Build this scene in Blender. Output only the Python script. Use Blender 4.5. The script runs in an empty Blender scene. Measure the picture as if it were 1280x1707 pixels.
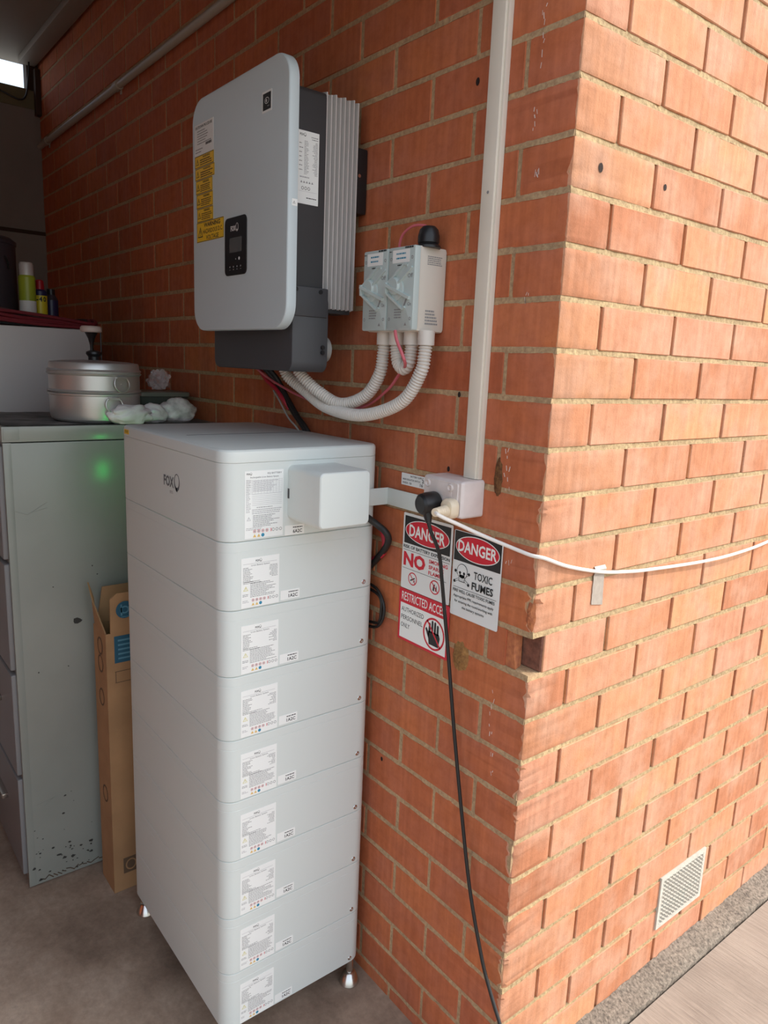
import bpy, bmesh, math, random
from mathutils import Vector, Matrix
from math import pi, sin, cos, radians
random.seed(11)
scene = bpy.context.scene
col = scene.collection
V = Vector

# ------------------------------------------------------------------ camera
RR = [[0.6173839416743748, 0.785583049480495, 0.041186659630228134],
      [0.18044999140755583, -0.09046541081752235, -0.9794150346235383],
      [-0.7656858815229539, 0.6121072469874063, -0.19761034644440198]]
cd = bpy.data.cameras.new('camera'); cam = bpy.data.objects.new('camera', cd); col.objects.link(cam)
cd.sensor_fit = 'HORIZONTAL'; cd.sensor_width = 36.0; cd.lens = 1221.87 / 1280 * 36.0
cd.clip_start = 0.02; cd.clip_end = 200
m = Matrix(((RR[0][0], -RR[1][0], -RR[2][0], 0.82379), (RR[0][1], -RR[1][1], -RR[2][1], -1.02004),
            (RR[0][2], -RR[1][2], -RR[2][2], 1.5485), (0, 0, 0, 1)))
cam.matrix_world = m
scene.camera = cam

# ------------------------------------------------------------------ light and exposure
w = bpy.data.worlds.new('sky'); scene.world = w; w.use_nodes = True
nt = w.node_tree; bg = nt.nodes['Background']
sky = nt.nodes.new('ShaderNodeTexSky'); sky.sky_type = 'NISHITA'; sky.sun_disc = False
sky.sun_elevation = radians(38); sky.sun_rotation = radians(30); sky.air_density = 1.0; sky.dust_density = 3.0; sky.ozone_density = 1.0
mixs = nt.nodes.new('ShaderNodeMix'); mixs.data_type = 'RGBA'; mixs.inputs[0].default_value = 0.35
mixs.inputs[7].default_value = (5.2, 5.3, 5.1, 1)
nt.links.new(sky.outputs[0], mixs.inputs[6]); nt.links.new(mixs.outputs[2], bg.inputs[0])
bg.inputs[1].default_value = 0.39
SUN_DIR = V((0.46, 0.74, 0.50)).normalized()
sd = bpy.data.lights.new('sun', 'SUN'); sun = bpy.data.objects.new('sun', sd); col.objects.link(sun)
sd.energy = 3.05; sd.angle = radians(0.6); sd.color = (1.0, 0.93, 0.84)
sun.rotation_euler = SUN_DIR.to_track_quat('Z', 'Y').to_euler()
sun.location = (3, 4, 5)
scene.view_settings.view_transform = 'Standard'; scene.view_settings.look = 'None'
scene.view_settings.exposure = 0.0; scene.view_settings.gamma = 1.0
scene.view_settings.use_curve_mapping = False

# ------------------------------------------------------------------ materials
def hexc(r, g, b):
    f = lambda c: ((c / 255 + 0.055) / 1.055) ** 2.4 if c / 255 > 0.04045 else c / 255 / 12.92
    return (f(r), f(g), f(b), 1)

MATS = {}
def mat(name, c, rough=0.5, metal=0.0, noise=0.0, nscale=20, bump=0.0, bscale=200, c2=None, emit=None, alpha=None, spec=None, coat=0):
    if name in MATS: return MATS[name]
    mt = bpy.data.materials.new(name); mt.use_nodes = True; t = mt.node_tree; b = t.nodes['Principled BSDF']
    b.inputs['Base Color'].default_value = c; b.inputs['Roughness'].default_value = rough; b.inputs['Metallic'].default_value = metal
    if spec is not None: b.inputs['Specular IOR Level'].default_value = spec
    if coat: b.inputs['Coat Weight'].default_value = coat
    geo = t.nodes.new('ShaderNodeNewGeometry')
    if noise or c2:
        n = t.nodes.new('ShaderNodeTexNoise'); n.inputs['Scale'].default_value = nscale; n.inputs['Detail'].default_value = 6
        t.links.new(geo.outputs['Position'], n.inputs['Vector'])
        r = t.nodes.new('ShaderNodeValToRGB')
        r.color_ramp.elements[0].position = 0.35; r.color_ramp.elements[1].position = 0.65
        d = c2 if c2 else tuple(x * (1 - noise) for x in c[:3]) + (1,)
        r.color_ramp.elements[0].color = d; r.color_ramp.elements[1].color = c
        t.links.new(n.outputs[0], r.inputs[0]); t.links.new(r.outputs[0], b.inputs['Base Color'])
    if bump:
        n = t.nodes.new('ShaderNodeTexNoise'); n.inputs['Scale'].default_value = bscale; n.inputs['Detail'].default_value = 4
        t.links.new(geo.outputs['Position'], n.inputs['Vector'])
        bp = t.nodes.new('ShaderNodeBump'); bp.inputs['Strength'].default_value = bump; bp.inputs['Distance'].default_value = 0.002
        t.links.new(n.outputs[0], bp.inputs['Height']); t.links.new(bp.outputs[0], b.inputs['Normal'])
    if emit:
        b.inputs['Emission Color'].default_value = emit[0]; b.inputs['Emission Strength'].default_value = emit[1]
    if alpha is not None: b.inputs['Alpha'].default_value = alpha
    MATS[name] = mt; return mt

def mapped_noise(t, scl, scale, detail=5, rough=0.55):
    geo = t.nodes.new('ShaderNodeNewGeometry'); mp = t.nodes.new('ShaderNodeMapping'); mp.inputs['Scale'].default_value = scl
    t.links.new(geo.outputs['Position'], mp.inputs['Vector'])
    n = t.nodes.new('ShaderNodeTexNoise'); n.inputs['Scale'].default_value = scale; n.inputs['Detail'].default_value = detail
    n.inputs['Roughness'].default_value = rough
    t.links.new(mp.outputs[0], n.inputs['Vector']); return n

def ramp(t, src, stops):
    r = t.nodes.new('ShaderNodeValToRGB'); cr = r.color_ramp
    while len(cr.elements) < len(stops): cr.elements.new(0.5)
    for e, (p, c) in zip(cr.elements, stops): e.position = p; e.color = c
    t.links.new(src, r.inputs[0]); return r

def mixc(t, fac, a, b, mode='MIX'):
    x = t.nodes.new('ShaderNodeMix'); x.data_type = 'RGBA'; x.blend_type = mode
    if isinstance(fac, (int, float)): x.inputs[0].default_value = fac
    else: t.links.new(fac, x.inputs[0])
    for i, s in ((6, a), (7, b)):
        if isinstance(s, tuple): x.inputs[i].default_value = s
        else: t.links.new(s, x.inputs[i])
    return x.outputs[2]

def brick_mat(name, palette, pink, pinkamt, bstr=0.35):
    mt = bpy.data.materials.new(name); mt.use_nodes = True; t = mt.node_tree; b = t.nodes['Principled BSDF']
    b.inputs['Roughness'].default_value = 0.85; b.inputs['Specular IOR Level'].default_value = 0.3
    geo = t.nodes.new('ShaderNodeNewGeometry')
    base = ramp(t, geo.outputs['Random Per Island'], palette)
    big = mapped_noise(t, (1, 1, 1), 9, 5)
    pf = ramp(t, big.outputs[0], [(0.42, (0, 0, 0, 1)), (0.68, (pinkamt,) * 3 + (1,))])
    c1 = mixc(t, pf.outputs[0], base.outputs[0], pink)
    st = mapped_noise(t, (70, 70, 3.0), 1.0, 4)
    sf = ramp(t, st.outputs[0], [(0.3, (0.84, 0.82, 0.8, 1)), (0.7, (1.08, 1.08, 1.08, 1))])
    c2 = mixc(t, 0.85, c1, sf.outputs[0], 'MULTIPLY')
    bl = mapped_noise(t, (1, 1, 1), 34, 6, 0.7)
    bf = ramp(t, bl.outputs[0], [(0.3, (0.80, 0.76, 0.72, 1)), (0.55, (1, 1, 1, 1)), (0.75, (1.1, 1.08, 1.05, 1))])
    c3 = mixc(t, 0.8, c2, bf.outputs[0], 'MULTIPLY')
    sp = mapped_noise(t, (1, 1, 1), 210, 2)
    spf = ramp(t, sp.outputs[0], [(0.22, (0.55, 0.5, 0.46, 1)), (0.32, (1, 1, 1, 1))])
    c4 = mixc(t, 0.7, c3, spf.outputs[0], 'MULTIPLY')
    t.links.new(c4, b.inputs['Base Color'])
    bp = t.nodes.new('ShaderNodeBump'); bp.inputs['Strength'].default_value = bstr; bp.inputs['Distance'].default_value = 0.0012
    add = t.nodes.new('ShaderNodeMath'); add.operation = 'ADD'
    fine = mapped_noise(t, (1, 1, 1), 300, 5, 0.65)
    t.links.new(fine.outputs[0], add.inputs[0]); t.links.new(st.outputs[0], add.inputs[1])
    t.links.new(add.outputs[0], bp.inputs['Height']); t.links.new(bp.outputs[0], b.inputs['Normal'])
    return mt

BR = [(0.0, (0.46, 0.185, 0.095, 1)), (0.25, (0.535, 0.23, 0.12, 1)), (0.5, (0.59, 0.285, 0.15, 1)), (0.75, (0.555, 0.255, 0.155, 1)), (1.0, (0.625, 0.325, 0.16, 1))]
M_BRICK = brick_mat('red_clay_brick', BR, (0.595, 0.34, 0.23, 1), 0.8, 0.6)
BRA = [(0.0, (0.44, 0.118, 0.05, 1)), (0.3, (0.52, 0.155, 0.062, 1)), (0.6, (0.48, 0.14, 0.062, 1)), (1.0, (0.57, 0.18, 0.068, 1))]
M_BRICK_SHADE = brick_mat('shade_toned_brick', BRA, (0.48, 0.165, 0.10, 1), 0.6, 0.25)  # same brick, deeper and more saturated: the wall's shade put into its colour

def mortar_mat(name, a, b_, bs=0.9):
    mt = bpy.data.materials.new(name); mt.use_nodes = True; t = mt.node_tree; b = t.nodes['Principled BSDF']
    b.inputs['Roughness'].default_value = 0.95
    n = mapped_noise(t, (1, 1, 1), 120, 6, 0.7); r = ramp(t, n.outputs[0], [(0.35, a), (0.65, b_)])
    n2 = mapped_noise(t, (1, 1, 1), 7, 3); r2 = ramp(t, n2.outputs[0], [(0.3, (0.8, 0.8, 0.8, 1)), (0.7, (1.05, 1.05, 1.05, 1))])
    t.links.new(mixc(t, 1.0, r.outputs[0], r2.outputs[0], 'MULTIPLY'), b.inputs['Base Color'])
    bp = t.nodes.new('ShaderNodeBump'); bp.inputs['Strength'].default_value = bs; bp.inputs['Distance'].default_value = 0.002
    t.links.new(n.outputs[0], bp.inputs['Height']); t.links.new(bp.outputs[0], b.inputs['Normal'])
    return mt
M_MORTAR = mortar_mat('sandy_mortar', hexc(150, 126, 92), hexc(196, 172, 130))
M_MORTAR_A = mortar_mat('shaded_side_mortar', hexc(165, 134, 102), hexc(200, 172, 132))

def concrete_mat(name, a, b_, c_, bump=0.5, streak=None):
    mt = bpy.data.materials.new(name); mt.use_nodes = True; t = mt.node_tree; b = t.nodes['Principled BSDF']
    b.inputs['Roughness'].default_value = 0.85
    n = mapped_noise(t, (1, 1, 1), 3.2, 8, 0.6); r = ramp(t, n.outputs[0], [(0.3, a), (0.5, b_), (0.72, c_)])
    f = mapped_noise(t, streak or (1, 1, 1), 60 if not streak else 1.0, 8, 0.7); fr = ramp(t, f.outputs[0], [(0.3, (0.72, 0.72, 0.72, 1)), (0.7, (1.1, 1.1, 1.1, 1))])
    t.links.new(mixc(t, 0.8, r.outputs[0], fr.outputs[0], 'MULTIPLY'), b.inputs['Base Color'])
    bp = t.nodes.new('ShaderNodeBump'); bp.inputs['Strength'].default_value = bump; bp.inputs['Distance'].default_value = 0.003
    t.links.new(f.outputs[0], bp.inputs['Height']); t.links.new(bp.outputs[0], b.inputs['Normal'])
    return mt
M_FLOOR = concrete_mat('garage_concrete', hexc(120, 100, 84), hexc(168, 146, 126), hexc(200, 180, 160), 0.3)
M_PATH = concrete_mat('broom_finished_concrete', hexc(140, 127, 115), hexc(160, 147, 134), hexc(172, 160, 147), 0.8, (10, 130, 10))
M_STRIP = mortar_mat('rough_cement', hexc(88, 80, 72), hexc(160, 148, 133), 1.6)

M_WHITE = mat('white_powder_coat', (0.67, 0.72, 0.69, 1), 0.42, bump=0.03, bscale=900)
M_PANEL = mat('inverter_front_plastic', (0.55, 0.63, 0.65, 1), 0.4)
M_SEAM = mat('dark_seam', (0.08, 0.08, 0.08, 1), 0.7)
M_DARK = mat('charcoal_enclosure', (0.040, 0.041, 0.043, 1), 0.45, bump=0.05, bscale=900)
M_DARK2 = mat('graphite_cover', (0.055, 0.056, 0.060, 1), 0.5, bump=0.05, bscale=900)
M_ALU = mat('cast_aluminium_fins', (0.62, 0.60, 0.58, 1), 0.5, metal=0.25)
M_BLACK = mat('black_plastic', (0.012, 0.012, 0.013, 1), 0.4)
M_RUBBER = mat('black_rubber_cable', (0.012, 0.012, 0.012, 1), 0.45)
M_INK = mat('black_ink', (0.02, 0.02, 0.02, 1), 0.6)
M_GREYINK = mat('grey_print_and_recess_shade', (0.28, 0.28, 0.28, 1), 0.7)  # print, and also the painted recess shade on the switch handles
M_LGINK = mat('pale_fine_print', (0.45, 0.45, 0.46, 1), 0.7)
M_PAPER = mat('white_label_paper', (0.86, 0.88, 0.85, 1), 0.5)
M_PAPER2 = mat('off_white_label', (0.78, 0.80, 0.78, 1), 0.5)
M_YEL = mat('yellow_vinyl', (0.80, 0.50, 0.02, 1), 0.5)
M_RED = mat('sign_red', (0.62, 0.012, 0.03, 1), 0.45)
M_LOGO = mat('logo_grey_ink', (0.16, 0.17, 0.18, 1), 0.5)
M_TRI = mat('hazard_yellow_ink', (0.65, 0.6, 0.15, 1), 0.5)
M_BLUE = mat('blue_ink', (0.03, 0.25, 0.40, 1), 0.5)
M_PINKINK = mat('faded_red_ink', (0.70, 0.28, 0.28, 1), 0.5)
M_ORINK = mat('orange_ink', (0.75, 0.50, 0.15, 1), 0.5)
M_ISO = mat('isolator_grey_plastic', (0.50, 0.58, 0.56, 1), 0.35)
M_ISOBOX = mat('cream_grey_plastic', (0.66, 0.62, 0.54, 1), 0.35)
M_PVC = mat('light_grey_pvc', (0.66, 0.62, 0.56, 1), 0.4)
M_TRUNK = mat('white_pvc_trunking', (0.80, 0.74, 0.63, 1), 0.4, noise=0.10, nscale=6)
M_GPO = mat('aged_white_plastic', (0.78, 0.70, 0.66, 1), 0.35, noise=0.12, nscale=25)
M_CREAM = mat('cream_plug_plastic', (0.80, 0.68, 0.50, 1), 0.35)
M_CORDW = mat('white_cord_sheath', (0.84, 0.80, 0.74, 1), 0.45)
M_PINKW = mat('pink_wire_sheath', (0.62, 0.14, 0.17, 1), 0.45)
M_REDW = mat('red_wire_sheath', (0.45, 0.02, 0.04, 1), 0.45)
M_STEEL = mat('stainless_steel', (0.62, 0.60, 0.57, 1), 0.25, metal=1.0)
M_CAB = mat('grey_green_cabinet_paint', (0.30, 0.315, 0.28, 1), 0.24, noise=0.12, nscale=3, bump=0.02, bscale=12)
M_CABF = mat('cabinet_front_paint', (0.22, 0.22, 0.22, 1), 0.45)
M_RUST = mat('rust_stain', (0.09, 0.055, 0.03, 1), 0.9, noise=0.4, nscale=40)
M_CHIP = mat('chipped_paint_bare', (0.035, 0.033, 0.03, 1), 0.7)
M_POT = mat('brushed_aluminium_pot', (0.58, 0.58, 0.56, 1), 0.38, metal=0.65)
M_CARD = mat('brown_cardboard', (0.42, 0.235, 0.11, 1), 0.85, noise=0.15, nscale=12, bump=0.1, bscale=150)
M_CARDIN = mat('cardboard_inner', (0.30, 0.20, 0.12, 1), 0.9)
M_TEAL = mat('teal_print', (0.02, 0.10, 0.16, 1), 0.6)
M_TEALL = mat('pale_teal_print', (0.10, 0.26, 0.34, 1), 0.6)
M_CARDINK = mat('brown_print', (0.13, 0.08, 0.045, 1), 0.8)
M_PIPE = mat('painted_conduit_pipe', (0.42, 0.40, 0.34, 1), 0.5)
M_FRIDGE = mat('white_enamel', (0.55, 0.55, 0.54, 1), 0.4)
M_CEIL = mat('painted_ceiling_sheet', (0.30, 0.27, 0.245, 1), 0.6)
M_FAR = mat('grey_painted_board', (0.26, 0.235, 0.215, 1), 0.7, noise=0.1, nscale=4)
M_FAROLV = mat('olive_painted_board', (0.20, 0.18, 0.10, 1), 0.7, noise=0.2, nscale=6)
M_WOOD = mat('dark_timber', (0.05, 0.025, 0.015, 1), 0.8)
M_DKTIN = mat('dark_enamel', (0.045, 0.035, 0.045, 1), 0.5)
M_LIME = mat('lime_green_can', (0.34, 0.42, 0.03, 1), 0.4)
M_REDC = mat('red_plastic_cap', (0.40, 0.01, 0.02, 1), 0.4)
M_NAVY = mat('navy_can_paint', (0.02, 0.02, 0.08, 1), 0.4)
M_YELC = mat('yellow_can_paint', (0.75, 0.62, 0.03, 1), 0.4)
M_MUD = mat('orange_mud', (0.42, 0.22, 0.07, 1), 0.95, c2=(0.25, 0.12, 0.04, 1), nscale=120, bump=1.0, bscale=300)
M_BROKEN = mat('broken_brick_core', (0.55, 0.20, 0.08, 1), 0.95, c2=(0.40, 0.13, 0.06, 1), nscale=90, bump=1.0, bscale=160)
M_BROKEN2 = mat('dark_broken_brick', (0.26, 0.11, 0.07, 1), 0.95, c2=(0.14, 0.06, 0.04, 1), nscale=70, bump=1.0, bscale=160)  # darker tone of the broken core, for the inside of the hole
M_HOLE = mat('drill_hole_dark', (0.02, 0.01, 0.008, 1), 0.95)
M_CHALK = mat('white_paint_mark', (0.75, 0.62, 0.55, 1), 0.8)
M_VENT = mat('cream_vent_enamel', (0.58, 0.57, 0.50, 1), 0.6, noise=0.15, nscale=60)
M_TAPE = mat('silver_grey_tape', (0.40, 0.35, 0.30, 1), 0.5, noise=0.15, nscale=90)
M_LED = mat('green_led', (0.02, 0.9, 0.1, 1), 0.4, emit=((0.0, 1.0, 0.13, 1), 42))
M_LCD = mat('lcd_glass', (0.10, 0.105, 0.105, 1), 0.2)
M_WINK = mat('white_ink', (0.8, 0.8, 0.8, 1), 0.5)
M_DKTUB = mat('smoky_tub_plastic', (0.10, 0.12, 0.10, 1), 0.25, alpha=0.75)

def bag_mat():
    mt = bpy.data.materials.new('crumpled_clear_plastic'); mt.use_nodes = True; t = mt.node_tree; b = t.nodes['Principled BSDF']
    b.inputs['Base Color'].default_value = (0.86, 0.84, 0.84, 1); b.inputs['Roughness'].default_value = 0.28
    n = mapped_noise(t, (1, 1, 1), 30, 5); r = ramp(t, n.outputs[0], [(0.35, (0.35,) * 3 + (1,)), (0.65, (0.9,) * 3 + (1,))])
    t.links.new(r.outputs[0], b.inputs['Alpha']); return mt
M_BAG = bag_mat()
M_BAG2 = M_BAG.copy(); M_BAG2.name = 'thin_clear_plastic'
for n_ in M_BAG2.node_tree.nodes:
    if n_.type == 'VALTORGB': n_.color_ramp.elements[0].color = (.06, .06, .06, 1); n_.color_ramp.elements[1].color = (.42, .42, .42, 1)
M_BAGS = mat('white_plastic_bag', (0.74, 0.72, 0.72, 1), 0.32, bump=0.9, bscale=55)

# ------------------------------------------------------------------ mesh building
class MB:
    def __init__(s): s.v = []; s.f = []; s.mi = []; s.mats = []
    def mid(s, m):
        if m not in s.mats: s.mats.append(m)
        return s.mats.index(m)
    def add(s, vs, fs, m):
        o = len(s.v); s.v += [tuple(x) for x in vs]; i = s.mid(m)
        for f in fs: s.f.append(tuple(o + a for a in f)); s.mi.append(i)
    def box(s, a, b, m, ch=0.0, jit=0):
        x0, y0, z0 = a; x1, y1, z1 = b
        if ch <= 0:
            vs = [(x, y, z) for x in (x0, x1) for y in (y0, y1) for z in (z0, z1)]
            s.add(vs, [(0, 1, 3, 2), (4, 6, 7, 5), (0, 4, 5, 1), (2, 3, 7, 6), (0, 2, 6, 4), (1, 5, 7, 3)], m); return
        bm = bmesh.new(); bmesh.ops.create_cube(bm, size=1)
        for v in bm.verts: v.co = V(((x0 + x1) / 2 + v.co.x * (x1 - x0), (y0 + y1) / 2 + v.co.y * (y1 - y0), (z0 + z1) / 2 + v.co.z * (z1 - z0)))
        bmesh.ops.bevel(bm, geom=list(bm.edges), offset=ch, segments=2, affect='EDGES', profile=0.6)
        s.bm(bm, m)
    def bm(s, bm, m):
        bm.verts.index_update(); s.add([v.co.copy() for v in bm.verts], [[v.index for v in f.verts] for f in bm.faces], m); bm.free()
    def cyl(s, a, b, r, m, n=20, r2=None):
        a = V(a); b = V(b); s.lathe(a, (b - a), [(0, 0), (r, 0), (r if r2 is None else r2, (b - a).length), (0, (b - a).length)], m, n)
    def lathe(s, o, ax, prof, m, n=32, mats=None):
        o = V(o); ax = V(ax).normalized(); u = ax.orthogonal().normalized(); w_ = ax.cross(u)
        vs = []; fs = []; ms = []
        for (r, h) in prof:
            for k in range(n):
                a = 2 * pi * k / n; vs.append(o + ax * h + (u * cos(a) + w_ * sin(a)) * max(r, 1e-5))
        for i in range(len(prof) - 1):
            for k in range(n):
                k2 = (k + 1) % n; fs.append((i * n + k, i * n + k2, (i + 1) * n + k2, (i + 1) * n + k))
        if mats:
            for i in range(len(prof) - 1): s.add(vs[i * n:(i + 2) * n], [(k, (k + 1) % n, n + (k + 1) % n, n + k) for k in range(n)], mats[i])
        else: s.add(vs, fs, m)
    def tube(s, pts, r, m, n=12, step=0.008, rf=None, caps=True):
        P = catmull(pts, step); N = len(P); t0 = None; vs = []; L = 0
        nrm = None
        for i, p in enumerate(P):
            t = (P[min(i + 1, N - 1)] - P[max(i - 1, 0)]).normalized()
            if nrm is None: nrm = t.orthogonal().normalized()
            else: nrm = (nrm - t * nrm.dot(t)).normalized()
            bnm = t.cross(nrm)
            if i: L += (P[i] - P[i - 1]).length
            rr = rf(L) if rf else r
            for k in range(n):
                a = 2 * pi * k / n; vs.append(p + (nrm * cos(a) + bnm * sin(a)) * rr)
        fs = [(i * n + k, i * n + (k + 1) % n, (i + 1) * n + (k + 1) % n, (i + 1) * n + k) for i in range(N - 1) for k in range(n)]
        if caps: fs += [tuple(range(n))[::-1], tuple(range((N - 1) * n, N * n))]
        s.add(vs, fs, m)
    def build(s, name, parent=None, smooth=True, ang=35, recalc=True, loc=None):
        me = bpy.data.meshes.new(name); off = V(loc) if loc else V((0, 0, 0))
        me.from_pydata([tuple(V(v) - off) for v in s.v], [], s.f)
        for mt in s.mats: me.materials.append(mt)
        me.polygons.foreach_set('material_index', s.mi)
        if recalc:
            bm = bmesh.new(); bm.from_mesh(me); bmesh.ops.recalc_face_normals(bm, faces=bm.faces); bm.to_mesh(me); bm.free()
        if smooth: me.shade_smooth(); me.set_sharp_from_angle(angle=radians(ang))
        me.update()
        o = bpy.data.objects.new(name, me); col.objects.link(o)
        if loc: o.location = loc
        if parent:
            o.parent = parent
            ploc = V((0, 0, 0)); q = parent
            while q: ploc += q.location; q = q.parent
            o.location = (V(loc) if loc else V((0, 0, 0))) - ploc
        return o

def catmull(pts, step):
    P = [V(p) for p in pts]
    if len(P) == 2:
        n = max(2, int((P[1] - P[0]).length / step)); return [P[0].lerp(P[1], i / n) for i in range(n + 1)]
    Q = [P[0] * 2 - P[1]] + P + [P[-1] * 2 - P[-2]]; out = []
    for i in range(1, len(Q) - 2):
        a, b, c, d = Q[i - 1:i + 3]; n = max(2, int((c - b).length / step))
        for k in range(n):
            t = k / n
            out.append(0.5 * (2 * b + (c - a) * t + (2 * a - 5 * b + 4 * c - d) * t * t + (3 * b - a - 3 * c + d) * t ** 3))
    out.append(P[-1]); return out

def thing(name, label, cat, loc=(0, 0, 0), group=None):
    o = bpy.data.objects.new(name, None); col.objects.link(o); o.location = loc; o.empty_display_size = 0.05
    return tag(o, label, cat, group)
def tag(o, label, cat, group=None, kind=None):
    o['label'] = label; o['category'] = cat
    if group: o['group'] = group
    if kind: o['kind'] = kind
    return o
def struct(o): o['kind'] = 'structure'; return o

class Frame:
    """local frame on a flat face: point = O + u*U + v*W + n*N"""
    def __init__(s, O, U, W): s.O = V(O); s.U = V(U).normalized(); s.W = V(W).normalized(); s.N = s.U.cross(s.W)
    def p(s, u, v, n=0): return s.O + s.U * u + s.W * v + s.N * n
def FA(x, y, z): return Frame((x, y, z), (1, 0, 0), (0, 0, 1))      # face looking out of the garage-side wall (-y)
def FB(x, y, z): return Frame((x, y, z), (0, 1, 0), (0, 0, 1))      # face looking along +x

def rr_outline(w_, h, r, n=6):
    pts = []
    for cx, cy, a0 in ((w_ - r, h - r, 0), (r, h - r, 90), (r, r, 180), (w_ - r, r, 270)):
        for k in range(n + 1):
            a = radians(a0 + 90 * k / n); pts.append((cx + r * cos(a), cy + r * sin(a)))
    return pts
def rprism(mb, fr, w_, h, r, prof, mt, n=6, capb=True, rings_mat=None):
    """rounded-rect solid; prof = [(depth, inset)...] along the frame normal"""
    vs = []; K = None
    for d, ins in prof:
        o = rr_outline(w_ - 2 * ins, h - 2 * ins, max(r - ins, 0.0004), n); K = len(o)
        vs += [fr.p(u + ins, v + ins, d) for u, v in o]
    fs = [(i * K + k, i * K + (k + 1) % K, (i + 1) * K + (k + 1) % K, (i + 1) * K + k) for i in range(len(prof) - 1) for k in range(K)]
    fs.append(tuple(range((len(prof) - 1) * K, len(prof) * K)))
    if capb: fs.append(tuple(range(K))[::-1])
    mb.add(vs, fs, mt)

_tc = {}
def text_geo(s, bold):
    k = (s, bold)
    if k in _tc: return _tc[k]
    cu = bpy.data.curves.new('t', 'FONT'); cu.body = s; cu.size = 1; cu.offset = bold; cu.resolution_u = 2
    ob = bpy.data.objects.new('t', cu); col.objects.link(ob)
    me = bpy.data.meshes.new_from_object(ob.evaluated_get(bpy.context.evaluated_depsgraph_get()))
    vs = [(v.co.x, v.co.y) for v in me.vertices]; fs = [tuple(p.vertices) for p in me.polygons]
    bpy.data.objects.remove(ob); bpy.data.curves.remove(cu); bpy.data.meshes.remove(me)
    x0 = min(v[0] for v in vs); x1 = max(v[0] for v in vs); y0 = min(v[1] for v in vs); y1 = max(v[1] for v in vs)
    _tc[k] = (vs, fs, x0, x1, y0, y1); return _tc[k]

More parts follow.
